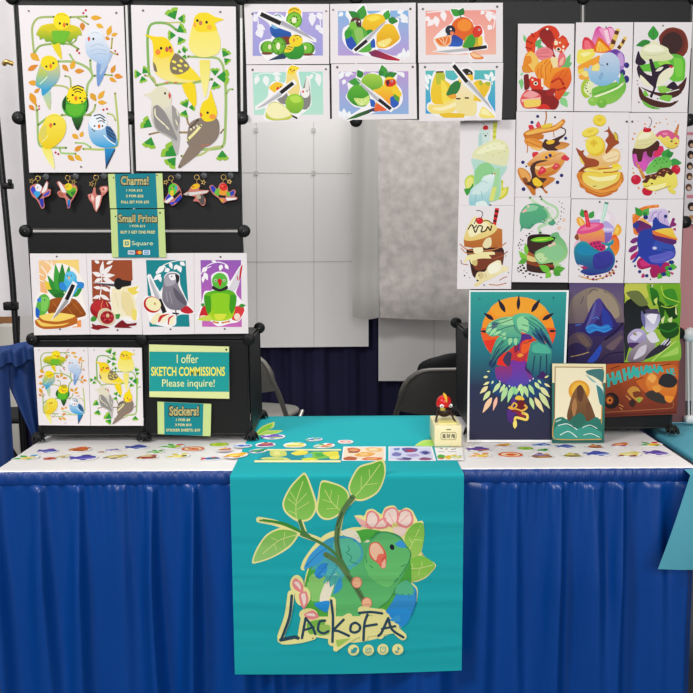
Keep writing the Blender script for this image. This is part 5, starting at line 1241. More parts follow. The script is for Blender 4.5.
# ------------------------------------------------------------------ chairs behind the table
def folding_chair(label, loc, rz, group='folding chairs behind the table'):
    """local: front is +y; backrest at -y"""
    t = thing('folding_chair', label, 'chair', loc, rz, group)
    h = 0.80; w = 0.225
    pts = []
    for x, y, z in ((-w - .02, 0.20, 0.01), (-w - .008, -0.05, 0.38), (-w + .012, -0.15, 0.58), (-w + .028, -0.19, 0.655)):
        pts.append((x, y, z))
    for k in range(1, 7):
        a = PI - k * PI / 12
        pts.append((-w + .148 + .12 * math.cos(a), -0.195 - .012 * k / 6, 0.655 + .12 * math.sin(a)))
    R_ = [(-x, y, z) for x, y, z in reversed(pts)]
    m = MB(); m.tube(pts + R_, 0.0125, 10); m.build('back_frame', M['steel'], t)
    m = MB()
    for dy, flip in ((0.0, 1), (0.012, -1)):
        R = []
        for f in range(7):
            row = []
            for k in range(13):
                g = -1 + k / 6
                wd = w - .018
                z = 0.60 + (0.745 - 0.60) * f / 6
                x = wd * g
                if f > 3:
                    x *= 1 - 0.26 * ((f - 3) / 3) ** 2
                z += -0.02 * (1 - g * g) * (1 - f / 6) * 1.0 + 0.025 * (f / 6) * (1 - g ** 4)
                row.append((x, -0.178 - .022 * f / 6 - 0.03 * (1 - g * g) + dy, z))
            R.append(row if flip > 0 else list(reversed(row)))
        m.grid(R)
    m.build('backrest', M['chair_grey'], t)
    m = MB()
    prof = []
    for k in range(28):
        a = 2 * PI * k / 28
        sx = math.copysign(abs(math.cos(a)) ** .55, math.cos(a)); sy = math.copysign(abs(math.sin(a)) ** .55, math.sin(a))
        prof.append((0.20 * sx, 0.03 + 0.20 * sy))
    rows = [[(x * s, .03 + (y - .03) * s, z) for x, y in prof] for s, z in ((.96, .425), (1, .432), (1, .443), (.96, .452), (.5, .447))]
    m.grid(rows, closed=True); m.face(rows[-1]); m.face(list(reversed(rows[0])))
    m.build('seat', M['seat_grey'], t)
    for s in (-1, 1):
        m = MB(); m.tube([(s * .205, -0.24, 0.012), (s * .205, -0.05, .28), (s * .205, 0.16, .435)], 0.011, 8); m.ball((s * .205, -.24, .014), .014, 8)
        m.build('leg', M['lt_steel'], t)
    m = MB(); m.tube([(-.205, -.17, .11), (.205, -.17, .11)], .008, 8); m.build('stretcher', M['lt_steel'], t)
    return t


cL = at(262, 356, y=1.75)
folding_chair('grey metal folding chair behind the left display box, facing away from the table', (at(251, 380, y=2.05).x, 2.13, 0), math.radians(-20))
folding_chair('grey metal folding chair behind the red-topped coin bank', (at(444, 380, y=1.4).x, 1.60, 0), math.radians(4))
# black office chair beyond
c = at(464, 360, y=2.06)
t = thing('office_chair', 'black mesh office chair with rounded back behind the folding chair', 'chair', (c.x, 2.10, 0), PI)
m = MB()
zt = at(448, 351.5, y=2.06).z; R = []
for f in range(17):
    g = f / 16
    hw = 0.235 * (1 - 0.5 * max(0, (g - .6) / .4) ** 4)
    R.append([(hw * (k / 6 - 1), 0.04 + .05 * (1 - (k / 6 - 1) ** 2), 0.50 + (zt - .50 - 0.02 * abs(k / 6 - 1) ** 3) * g) for k in range(13)])
m.grid(R)
m2 = [[(x, y + .03, z) for x, y, z in reversed(r)] for r in R]
m.grid(m2)
m.build('backrest', M['chair_black'], t)
m = MB(); m.box((0, -.16, .45), (.46, .42, .07), bev=.03); m.build('seat', M['chair_black'], t)
m = MB(); m.tube([(0, -.12, .06), (0, -.12, .42)], .025, 12); m.build('gas_post', M['black_plastic'], t)
m = MB(); m.tube([(0, .02, .42), (0, .12, .48), (0, .10, .62)], .02, 8); m.build('back_arm', M['black_plastic'], t)
for k in range(5):
    a = 2 * PI * k / 5
    m = MB(); m.tube([(0, -.12, .08), (.26 * math.cos(a), -.12 + .26 * math.sin(a), .055)], [.02, .014], 8); m.ball((.26 * math.cos(a), -.12 + .26 * math.sin(a), .028), .027, 10)
    m.build('caster_leg', M['black_plastic'], t)

# ------------------------------------------------------------------ table, skirt, runner
XA, XB = at(-4, 469.5, z=TZ).x, at(693, 464.5, z=TZ).x
DEP = 0.64
t = thing('display_table', 'long folding table under a white vinyl cover, skirted in blue', 'table', ((XA + XB) / 2, DEP / 2, 0), world=True)
m = MB(); m.box(((XA + XB) / 2, DEP / 2, TZ - 0.02), (XB - XA - .012, DEP - .012, 0.030)); m.build('tabletop', M['table_edge'], t)
m = MB()
rows = []
for (ins, z) in ((0.0, TZ - 0.012), (0.0, TZ - 0.003), (0.003, TZ)):
    rows.append([(XA + ins, ins, z), (XB - ins, ins, z), (XB - ins, DEP - ins, z), (XA + ins, DEP - ins, z)])
m.grid(rows, smooth=False, closed=True); m.face(rows[-1])
m.build('vinyl_cover', M['vinyl'], t)
for x in (XA + .15, XB - .15):
    for y in (.1, DEP - .08):
        m = MB(); m.tube([(x, y, 0.0), (x, y, TZ - .035)], .015, 8); m.build('leg', M['steel'], t)

t = thing('table_skirt', 'royal blue satin skirt pleated along the front of the table', 'table skirt', ((XA + XB) / 2, 0, 0), world=True)
rs = random.Random(11)
folds = []                                          # (position along the skirt, width, depth)
x = XA
while x < XB + .1:
    folds.append((x, rs.uniform(.020, .044), rs.uniform(.35, 1.15)))
    x += rs.uniform(.07, .125)


def fold_h(x, t):
    """outward push of the satin at height fraction t (0 top .. 1 floor)"""
    v = 0.0
    for (c, w, d_) in folds:
        ww = w * (0.75 + 0.9 * t)
        u = (x - c - 0.012 * math.sin(c * 40 + 2.2 * t) * t) / ww
        if u > 0:
            u *= 2.1
        if abs(u) < 3:
            v += d_ * math.exp(-u * u)
    return 0.004 + (0.013 + 0.034 * min(1, t * 2.6)) * min(v, 1.15)


path = []                                           # plan path: left side, front, right side
n = 720
for k in range(n + 1):
    path.append((XA + (XB - XA) * k / n, 0.0, 0, -1))
for k in range(1, 80):
    path.append((XB, DEP * k / 80, 1, 0))
zb0, zb1 = TZ - 0.0035, TZ - 0.040
m = MB(); R = []
for z, out in ((zb0 + .001, .0015), (zb0 - .004, .006), ((zb0 + zb1) / 2, .007), (zb1 + .004, .0065), (zb1, .003)):
    R.append([(px + nx * (out + .0012 * math.sin(px * 160)), py + ny * (out + .0012 * math.sin(px * 160 + 3 * z * 40)), z) for (px, py, nx, ny) in path[::4]])
m.grid(R)
m.build('header_band', M['satin_band'], t)
m = MB(); R = []
for r in range(26):
    tt = (r / 25) ** 1.4
    z = zb1 + .004 + (0.015 - zb1) * tt
    row = []
    for (px, py, nx, ny) in path:
        s = px + py
        o = fold_h(s, tt) * (1.0 if nx == 0 else .10) + 0.002 * math.sin(s * 210 + 9 * math.sin(s * 11)) * max(0, 1 - tt * 5)
        if r == 0:
            o = .004
        row.append((px + nx * o, py + ny * o, z))
    R.append(row)
m.grid(R)
m.build('pleated_drape', M['satin'], t)

# teal runner: lies over the table front to back and hangs down the front with the shop banner art
YF = -0.068
RX0, RX1 = at(232, 560, y=YF).x, at(463, 560, y=YF).x
zb = at(346, 672.5, y=YF).z
xc = lambda px, py: at(px, py, y=YF)
mb = MB()
teal = hx('1ba6ae')
S_ = [(DEP + .002, TZ + .0035)] + [(DEP - (DEP + .061) * k / 12, TZ + .0035) for k in range(1, 13)]
arc = [(-.061, TZ + .0035), (-.0655, TZ + .0018), (-.0675, TZ - .002), (YF, TZ - .008)]
prof = S_[:-1] + arc
nc = 24
rows = [[(RX0 + (RX1 - RX0) * k / nc, y, z) for k in range(nc + 1)] for y, z in [(DEP + .004, TZ - .06), (DEP + .004, TZ)] + prof]
mb.grid(rows, col=teal)
# hanging part, subdivided in height, with soft creases
def crease(x, z):
    d_ = TZ - z
    if d_ < .01:
        return 0.0
    a = min(1, (d_ - .01) / .04)
    v = 0.0
    for dz, wd, am, sl, ph in CRS:
        u = (d_ - dz - sl * (x - RX0) - .006 * math.sin(x * 9 + ph)) / wd
        if abs(u) < 3:
            v += am * math.exp(-u * u) * (.55 + .45 * math.sin(x * 7 + ph * 3))
    return a * v


rc_ = random.Random(23)
CRS = [(rc_.uniform(.02, .58), rc_.uniform(.006, .016), rc_.uniform(-.0022, .0022), rc_.uniform(-.05, .05), rc_.uniform(0, 6)) for _ in range(26)]
hb = MB()
zl = lambda x: zb - 0.004 * math.sin((x - RX0) / (RX1 - RX0) * 3.0) + (x - RX0) / (RX1 - RX0) * 0.008 - .004
R = []
NR = 90
for r in range(NR + 1):
    row = []
    for k in range(nc + 1):
        x = RX0 + (RX1 - RX0) * k / nc
        row.append((x, YF, (TZ - .008) + (zl(x) - TZ + .008) * r / NR))
    R.append(row)
hb.grid(R, col=teal)
shapes = parse_art(BANNER)
ab = MB()
put_art(ab, shapes, xc, FRONT, lay=6, step=3e-5)
# cut the artwork along the creases so that it follows the cloth
bm = bmesh.new()
cl = bm.loops.layers.float_color.new('Col')
for f, c in zip(ab.f, ab.c):
    vs = [bm.verts.new(ab.v[i]) for i in f]
    try:
        ff = bm.faces.new(vs)
    except ValueError:
        continue
    for lp, cc in zip(ff.loops, c):
        lp[cl] = cc
bmesh.ops.triangulate(bm, faces=[f for f in bm.faces if len(f.verts) > 4])
for r in range(1, 60):
    z = TZ - .012 - r * (TZ - .012 - zb) / 60
    bmesh.ops.bisect_plane(bm, geom=bm.verts[:] + bm.edges[:] + bm.faces[:], dist=1e-6, plane_co=(0, 0, z), plane_no=(0, 0, 1))
for f in bm.faces:
    hb.face([v.co.copy() for v in f.verts], [tuple(lp[cl]) for lp in f.loops])
bm.free()
for v in hb.v:
    v.y += crease(v.x, v.z)
i0 = len(mb.v)
mb.v += hb.v
mb.f += [[i + i0 for i in f] for f in hb.f]
mb.c += hb.c; mb.mi += hb.mi; mb.sm += [len(f) == 4 and k < NR * nc for k, f in enumerate(hb.f)]
# leaf prints where the runner lies flat
tz = TZ + .0036
top = parse_art('''
@ 225 410 5.775
S c4dc70 175 142 215 95 285 68 280 100 240 115 335 118 300 135 230 145
S 84c83c 185 140 220 100 275 78 262 104 230 122; S a8d858 200 140 250 125 320 124 260 138
@ 335 410 4.95
S c4dc70 395 178 420 158 450 148 492 150 492 178
S a8d860 410 176 440 158 490 156 490 176
''')
put_art(mb, top, lambda x, y: at(x, y, z=tz), Vector((0, 0, 1)), lay=1)
run = mb.build('table_runner', M['cloth_ink'])
tag(run, 'teal table runner printed with a green parrot, leaves and white lettering', 'table runner')
run['label'] = 'teal cloth table runner with parrot and branch artwork hanging down the front'

# neighbour's pale teal cloth at the right
x0 = XB + .014
t = thing('neighbour_cloth', 'pale teal tablecloth of the next booth hanging past the blue skirt', 'tablecloth', (x0 + .3, .2, 0), world=True)
m = MB()
m.box((x0 + .42, .33, TZ - .012), (.80, .58, .02), bev=.006)
m.build('cloth_top', M['teal_cloth'], t)
m = MB(); R = []
XL_ = at(690.5, 470, y=-.066).x
c0, c2 = at(655, 566, y=-.08), at(760, 577, y=-.08)
for r in range(15):
    f = r / 14
    row = []
    for k in range(19):
        g = k / 18
        a = Vector((XL_ + (x0 + .8 - XL_) * g, -.066, TZ - .003))
        b = Vector((c0.x + (x0 + .8 - c0.x) * g, -.085, c0.z - .012 * math.sin(g * 1.4) - .01 * math.sin(g * 14) * g))
        p = a * (1 - f) + b * f
        p.y += -.018 * math.sin(g * 11 + f) * f - .02 * math.sin(f * PI) * (1 - g) * .4
        row.append(p)
    R.append(row)
m.grid(R)
m.build('cloth_drop', M['teal_cloth'], t)
m = MB()
m.grid([[(xs + (x0 + .8 - xs) * k / 18, yy, TZ - .003 + zz) for k in range(19)] for xs, yy, zz in ((XL_, -.066, 0), (XL_ + .006, -.012, 0), (XB + .008, -.004, 0), (XB + .012, .06, .002))])
m.build('cloth_edge', M['teal_cloth'], t)

# ------------------------------------------------------------------ modular black display racks
def panel(parent, a, b, c, d_, inset=0.006, name='panel'):
    """black sheet in a wire frame between four joints TL TR BR BL"""
    q = [Vector(p) for p in (a, b, c, d_)]
    cen = sum(q, Vector()) / 4
    ins = []
    ux = ((q[1] - q[0]).normalized() + (q[2] - q[3]).normalized()).normalized()
    uz = ((q[0] - q[3]).normalized() + (q[1] - q[2]).normalized()).normalized()
    ins = [q[0] + ux * inset - uz * inset, q[1] - ux * inset - uz * inset, q[2] - ux * inset + uz * inset, q[3] + ux * inset + uz * inset]
    nrm = (ins[1] - ins[0]).cross(ins[3] - ins[0]).normalized()
    m = MB()
    m.quadbox([p + nrm * .0008 for p in ins], -nrm * .0016, mi=0)
    fr = [p for p in ins]
    for k in range(4):
        m.tube([fr[k], fr[(k + 1) % 4]], .003, 6, mi=1)
    return m.build(name, [M['black_panel'], M['black_rod']], parent)


def connector(parent, p, r=0.0185, name='connector'):
    m = MB()
    p = Vector(p)
    rows = []
    for yy, rr in ((-.011, .001), (-.011, r * .82), (-.008, r * .97), (0, r), (.008, r * .97), (.011, r * .6)):
        rows.append([p + Vector((rr * math.cos(2 * PI * k / 18), yy, rr * math.sin(2 * PI * k / 18))) for k in range(18)])
    m.grid(rows, closed=True)
    return m.build(name, M['black_plastic'], parent)


def foot(parent, p):
    m = MB(); p = Vector(p)
    m.ball(p, .017, 14, sc=(1.1, 1.1, .85))
    for k in range(5):
        a = PI + PI * (k + .5) / 5
        m.tube([p + Vector((.008 * math.cos(a), .008 * math.sin(a), .012)), p + Vector((.018 * math.cos(a), .018 * math.sin(a), .0)), p + Vector((.021 * math.cos(a), .021 * math.sin(a), -.012))], .003, 6)
    return m.build('connector', M['black_plastic'], parent)


JL = [[(12, -2), (126, -2), (241, -2)], [(19, 118), (130, 118), (242, 118)], [(26, 231), (135, 231), (244, 231)], [(33, 339), (142, 339), (249, 339)], [(39, 440), (145, 440), (252, 440)]]
JH = [[(241, -2), (356, -2), (470, -2)], [(242, 118.5), (356, 120.5), (471, 121.5)]]
JR = [[(470, -2), (583, -2), (694, -2)], [(471, 121.5), (582, 121), (688.5, 120)], [(470, 226), (578, 225), (684.5, 222)], [(469, 333), (574, 333), (678, 333)], [(470, 436.5), (570, 436), (671, 435)]]


def rack(label, J, y, box_row=None, ball_skip=()):
    P = [[at(px, py, y=y) for px, py in r] for r in J]
    if box_row is not None:
        for k in range(3):
            P[-1][k].z = TZ + .016
    t = thing('display_rack', label, 'display rack', (P[-1][1].x, y, TZ if box_row is not None else P[-1][1].z), world=True)
    for r in range(len(P) - 1):
        for c in range(2):
            panel(t, P[r][c], P[r][c + 1], P[r + 1][c + 1], P[r + 1][c])
    for r in range(len(P)):
        for c in range(3):
            if (r, c) in ball_skip:
                continue
            if box_row is not None and r == len(P) - 1:
                foot(t, P[r][c] + Vector((0, -.004, .002)))
            else:
                connector(t, P[r][c])
    if box_row is not None:
        back = Vector((0, .30, 0))
        u, l = P[box_row], P[box_row + 1]
        for c in range(3):
            panel(t, u[c], u[c] + back, l[c] + back, l[c], name='side_panel')
            connector(t, u[c] + back)
            foot(t, l[c] + back + Vector((0, 0, .002)))
        for c in range(2):
            panel(t, u[c] + back, u[c + 1] + back, u[c + 1], u[c], name='top_panel')
            panel(t, u[c + 1] + back, u[c] + back, l[c] + back, l[c + 1] + back, name='back_panel')
    return t


rack('black modular rack at left with budgie and cockatiel prints', JL, YL, 3)
rack('black panel row bridging the two racks behind the six wide fruit prints', JH, YH, None, ((0, 0), (0, 2), (1, 0), (1, 2)))
rack('black modular rack at right behind the dessert animal prints', JR, YR, 3)

# ------------------------------------------------------------------ wall prints
Q = {
    'budgies': [(18.4, 5.3), (123.5, 6), (130, 172.3), (29.3, 172.5)],
    'cockatiels': [(131, 5), (235.7, 6.6), (238, 171.5), (136.3, 171)],
}
SMALL = {'budgies': [(33.8, 347.3), (87.7, 347.3), (90.6, 425.7), (38.7, 425.2)], 'cockatiels': [(88, 347.3), (141.7, 347.8), (143.4, 425.7), (91, 425.7)]}


def pr(key, quad, y, label, group=None, via=None, name='art_print', cat='print', paper=PAPER):
    return make_print(name, label, cat, quad, ART[key], Vector((0, y, 0)), FRONT, group, paper, via)


g1 = 'large bird posters'
pr('budgies', Q['budgies'], YL - .012, 'large poster of six budgies among branches and orange leaves', g1, name='poster')
pr('cockatiels', Q['cockatiels'], YL - .013, 'large poster of four cockatiels among ginkgo leaves', g1, name='poster')
pr('budgies', SMALL['budgies'], YL - .012, 'small print of the six budgies at the lower left', 'small bird prints', homog(Q['budgies'], SMALL['budgies']))
pr('cockatiels', SMALL['cockatiels'], YL - .013, 'small print of the four cockatiels left of the commission sign', 'small bird prints', homog(Q['cockatiels'], SMALL['cockatiels']))
g2 = 'parrot and fruit prints in a row'
pr('pineapple', [(29.8, 253.5), (86, 253.5), (90, 334.5), (34, 335.2)], YL - .012, 'print of a blue bird on a cut pineapple with a knife', g2)
pr('pomegranate', [(86.2, 253.5), (139.1, 253.5), (142.4, 334.5), (90.3, 334.5)], YL - .013, 'print of a white cockatoo with pomegranates on a brown panel', g2)
pr('grey_parrot', [(138.8, 253.5), (193.8, 253), (194.6, 334), (142.8, 334.8)], YL - .014, 'print of a grey parrot with apple slices on teal', g2)
pr('green_parrot', [(194, 253), (246.7, 253), (248.4, 333.5), (194.8, 334)], YL - .015, 'print of a green parrot with strawberries on purple', g2)
g3 = 'wide fruit and bird prints'
pr('kiwi_budgies', [(244, 4), (329.2, 4), (329.2, 64), (246.3, 64.4)], YH - .012, 'wide print of budgies with kiwi slices on lilac', g3)
pr('pear_cockatiels', [(246.3, 65), (329.3, 65), (330, 121.8), (247.6, 122.7)], YH - .013, 'wide print of cockatiels with green pears on mint', g3)
pr('lemon_conure', [(330, 4), (415.7, 2.7), (415.7, 63), (330.4, 63.5)], YH - .014, 'wide print of a green bird with yellow lemons on blue', g3)
pr('lime_conure', [(331.3, 64), (416, 63.4), (417, 119), (332, 120)], YH - .015, 'wide print of an orange bird with limes on lilac and blue', g3)
pr('orange_lovebirds', [(417.8, 3.2), (502.8, 2.7), (502.8, 62.3), (418.3, 62.8)], YH - .016, 'wide print of two lovebirds with an orange on pink', g3)
pr('banana_caique', [(418.9, 63.5), (503.2, 62.7), (501.7, 120), (419.2, 121.3)], YH - .017, 'wide print of a black-capped bird with bananas on turquoise', g3)
g4 = 'dessert and animal prints'
y = YR - .012
pr('milkshake_bear', [(460.4, 121), (515.6, 119.7), (514.3, 205.3), (458.7, 205.3)], y - .004, 'print of polar bears in a green milkshake', g4)
pr('chocolate_shake_bears', [(458.5, 205.5), (514.3, 205.5), (511, 289), (457, 289)], y - .005, 'print of cream bears around a chocolate shake with red straw', g4)
pr('red_panda_toast', [(518, 23.7), (574.4, 23.7), (573.3, 111.2), (517, 111.2)], y, 'print of two red pandas tangled in orange food', g4)
pr('sweets_whale', [(576, 22.5), (633.3, 22.2), (631, 111.8), (574, 111.2)], y - .001, 'print of a pale blue whale among rainbow sweets', g4)
pr('orca_mint', [(634.3, 22.2), (692.3, 22.2), (687.2, 112.4), (631.3, 112)], y - .002, 'print of an orca with mint cream and chocolate', g4)
pr('crepe_rays', [(516.5, 111.4), (573.3, 112), (570.4, 197), (514.7, 197)], y - .001, 'print of brown manta rays with crepes and blueberries', g4)
pr('banana_tart', [(573.4, 112), (629.2, 112.3), (627.2, 199), (571, 198.5)], y - .002, 'print of brown dolphins on a banana tart', g4)
pr('sundae_narwhals', [(629.4, 112.7), (687.5, 112.7), (683.4, 198.7), (627.7, 199)], y - .003, 'print of yellow narwhals with a cherry sundae', g4)
pr('tea_manatees', [(515, 197.2), (570.8, 197.2), (568, 282.5), (511.6, 282)], y - .003, 'print of green manatees around a cup of green tea', g4)
pr('boba_whale', [(571.5, 199), (627, 199.5), (623.4, 283), (568.6, 282.8)], y - .004, 'print of a blue whale hugging pink bubble tea', g4)
pr('blueberry_whale', [(627.4, 199.2), (683.5, 199), (680, 283), (624.3, 283)], y - .005, 'print of a deep blue whale with blueberry pie', g4)
pr('purple_abstract', [(569.6, 283.3), (624, 283), (624, 362.3), (568, 363.2)], y - .001, 'dark purple and gold art print with blue swirls', None, paper='3a2c58')
pr('green_abstract', [(624.5, 283), (680.5, 283), (679, 361), (624.2, 362.2)], y - .0015, 'bright green and black art print with silver shapes', None, paper='2a3020')
pr('orange_comic', [(606.6, 364), (679.6, 360.5), (676.4, 414), (604, 417)], y - .002, 'wide orange comic print with turquoise laughing letters', None, paper='9a4a28')

LEAF = 'dcecA0'
g5 = 'price signs on the left rack'
pr('charms_sign', [(107.9, 174), (162.3, 173.4), (164, 207.9), (110, 208.3)], YL - .016, 'teal and pale green sign with charm prices', g5, name='price_sign', cat='sign', paper='c4d890')
pr('small_prints_sign', [(110.4, 209.4), (164.2, 209), (166, 257.3), (112, 257.3)], YL - .018, 'teal and pale green sign with small print prices and card logos', g5, name='price_sign', cat='sign', paper='c4d890')
pr('commission_sign', [(149, 344.4), (229, 346.6), (229.3, 398.8), (149.4, 397)], YL - .012, 'wide teal sign in yellow letters offering sketch commissions', g5, name='commission_sign', cat='sign', paper='dce4a0')
pr('sticker_sign', [(157.4, 401.6), (211.3, 403.9), (210.5, 436.3), (157.8, 434)], YL - .012, 'small teal sign with sticker prices at the box bottom', g5, name='price_sign', cat='sign', paper='c4d890')

# two prints leaning on the right rack, feet on the table
def leaning(key, quad, yb, yt, label, paper, name):
    b = Vector((0, yb, TZ + .001))
    zt = at(*quad[0], y=yt).z
    d_ = Vector((0, yt - yb, zt - TZ))
    nrm = Vector((0, -d_.z, d_.y)).normalized()
    q2 = list(quad)
    o = make_print(name, label, 'print', q2, ART[key], b, nrm, 'prints leaning on the table', paper, thick=.003)
    return o


yb1 = at(515, 442.3, z=TZ + .001).y
leaning('hawk_woman', [(469.2, 290.2), (568.9, 290.2), (563, 442), (467, 442.2)], yb1, YR - .024, 'large framed print of a woman crowned with green hawks before an orange sun', 'f0f0f0', 'poster')
yb2 = at(578, 443.2, z=TZ + .001).y
leaning('seascape', [(552, 363), (606, 364), (604, 442.6), (552, 443)], yb2, yb1 + (YR - .024 - yb1) * .4 - .012, 'small gold-bordered sea print leaning in front of the hawk poster', '2f6c60', 'art_print')
# ------------------------------------------------------------------ charms
def sub(o, part):
    """hang a piece one level deeper, under a part of the same thing"""
    o.location = o.location - part.location
    o.parent = part
    return o


CH = [
 ('blue and white bird charm with a knife, leftmost of the charms', '20 160 6.93', (125, 128), (80, 145),
  '70 210 75 180 110 165 140 180 160 190 185 145 196 160 190 200 212 205 205 245 165 265 170 325 150 338 130 300 110 270 85 250',
  'S 3a48c0 74 208 90 182 118 215 104 248;S 38a0d8 95 225 130 212 142 248 118 266;S e8e8f0 105 180 125 166 150 185 142 215 112 212;S e8e4e0 150 222 182 152 191 165 185 205 162 228;P 1c1a1d 118 264 150 230 160 240 130 280;S 2a3ab0>2030a0 132 275 160 268 164 320 151 330;S 4a48b8 162 242 203 212 200 236 170 255;E 222222 124 190 4 4;E e0a040 118 198 5 4'),
 ('green and yellow bird charm with a knife, second from the left', '20 160 6.93', (332, 125), (372, 152),
  '255 160 270 145 300 170 340 165 385 175 397 210 375 260 355 290 345 330 330 335 322 300 310 265 275 255 258 225 280 205',
  'S c8b428 375 180 392 200 385 230 365 210;S 5cb030 325 205 380 192 388 218 362 258 330 245;E e0cc24 336 186 27 25;S e8e4e0 264 152 282 158 322 222 292 222;S b0604c 265 225 290 225 305 250 275 248;P 1c1a1d 325 226 365 264 350 278 316 240;S 2a90c8>1c3aa0 330 275 350 278 344 325 331 328;E 222222 328 182 4 4;E d87838 318 190 5 5;S 2e7a2c 350 225 385 215 368 250'),
 ('pink and white bird charm, nearest the charm sign on its left', '20 160 6.93', (528, 122), (495, 165),
  '470 240 500 230 510 190 530 195 545 200 560 185 600 180 610 205 590 235 570 255 555 310 530 360 515 340 500 300 480 275',
  'S d89088 476 242 502 234 520 270 506 298;E e0a090 582 205 22 21;E c84838 578 204 8 8;S eee6e2 526 258 560 246 545 320 526 350;S f0c8c0 488 250 505 245 512 270 502 285;S 2a2224 525 195 552 202 562 240 530 238;E b84040 490 252 5 9;E f0dcd4 592 196 8 6'),
 ('bright green and blue parrot charm, just right of the charm sign', '100 165 6.93', (492, 92), (455, 120),
  '440 255 470 200 480 150 510 125 540 140 560 175 565 225 530 265 500 282 480 265',
  'S 5cc03c 474 170 484 140 512 128 535 150 522 200 482 205;S e0c030 488 180 510 172 508 215 488 210;S 3ab0c0 518 150 538 152 530 180;S 2a40c8 456 235 478 202 502 235 472 256;S 2a3ab0 518 245 560 205 562 235 526 264;P e4e0dc 442 256 500 215 510 230 465 266;P 1c1a1d 503 216 552 174 563 190 516 236;E e07050 500 158 6 5;E 222222 512 150 4 4;S 3a40c8 480 260 520 255 502 278'),
 ('grey and yellow cockatiel charm with outstretched wings', '155 165 6.93', (290, 85), (335, 120),
  '195 205 230 180 250 150 290 125 312 140 305 170 375 175 360 195 330 205 350 240 345 275 325 282 300 255 265 250 280 220',
  'S 77726e 202 206 235 184 260 200 225 214;P d8d4d0 232 190 372 177 358 192 240 214;E e8b81e 280 149 31 18 -20;S 55504e 288 214 335 208 344 268 322 275 302 242;S b8a890 285 210 310 205 318 230 295 235;E d84030 266 152 6 5;E 222222 258 148 3 3;S c8c0b8 200 204 220 190 240 192 225 205'),
 ('red-faced lovebird charm with blue wings, rightmost of the charms', '155 165 6.93', (475, 85), (515, 115),
  '375 150 400 138 430 165 450 130 475 122 500 145 510 185 545 170 560 185 550 215 570 225 565 240 500 250 470 265 440 230 400 200',
  'S 2a40b8 384 152 404 144 430 182 420 202 396 182;S 6cb83c 424 168 452 165 445 218 412 198;E e89a30 472 188 28 24;E d83028 475 153 26 26;E f06050 468 146 8 7;S 2a40b8 508 196 548 176 546 204 522 214;S 6cb83c 495 190 515 188 522 212 500 215;P e8e4e0 490 226 566 228 558 240 500 248;P 1c1a1d 440 208 490 212 490 228 442 224;S d8a030 450 236 476 236 466 260;E 222222 484 150 4 4'),
]


def ring_mb(c, R, r, n=16):
    m = MB()
    m.tube([c + Vector((R * math.cos(2 * PI * k / n), 0, R * math.sin(2 * PI * k / n))) for k in range(n + 1)], r, 6, caps=False)
    return m


for label, fr, rc, sc, base, art in CH:
    y = YL - .018
    f = list(map(float, fr.split()))
    G = lambda p: at(f[0] + p[0] / f[2], f[1] + p[1] / f[2], y=y)
    rcw = G(rc)
    t = thing('keyring_charm', label, 'charm', G(rc), world=True, group='enamel bird charms on hooks')
    m = MB()
    bp = [G(p) for p in catmull(pairs(list(map(float, base.split()))))]
    m.quadbox(bp, Vector((0, .003, 0)), hx('c8776c'))
    sh = parse_art('@ ' + fr + '\n' + art)
    put_art(m, sh, lambda x, y_: at(x, y_, y=y), FRONT, lay=2)
    m.build('charm_body', M['ink'], t)
    ring_mb(rcw + Vector((0, -.001, .0)), .0068, .0010).build('split_ring', M['gold'], t)
    # link down to the body
    m = MB(); cb = min(bp, key=lambda p: (p - rcw).length)
    m.tube([rcw + Vector((0, 0, -.0065)), cb], .0011, 6); m.build('link', M['gold'], t)
    s = G(sc); m = MB()
    st = [s + Vector(((.0085 if k % 2 == 0 else .0038) * math.sin(k * PI / 5 + .3), 0, (.0085 if k % 2 == 0 else .0038) * math.cos(k * PI / 5 + .3))) for k in range(10)]
    st2 = [s + (p - s) * .55 for p in st]
    for k in range(10):
        m.quadbox([st[k], st[(k + 1) % 10], st2[(k + 1) % 10], st2[k]], Vector((0, .0012, 0)))
    m.tube([s + (rcw - s) * .35, s + (rcw - s) * .8], .0008, 6)
    m.build('star_link', M['gold'], t)
    m = MB(); h = rcw + Vector((.019, .012, .006))
    m.ball(h, .0095, 12, sc=(1, .35, 1)); m.tube([h + Vector((0, -.003, -.002)), rcw + Vector((.006, 0, .007))], .0015, 6)
    m.build('suction_hook', M['hook'], t)

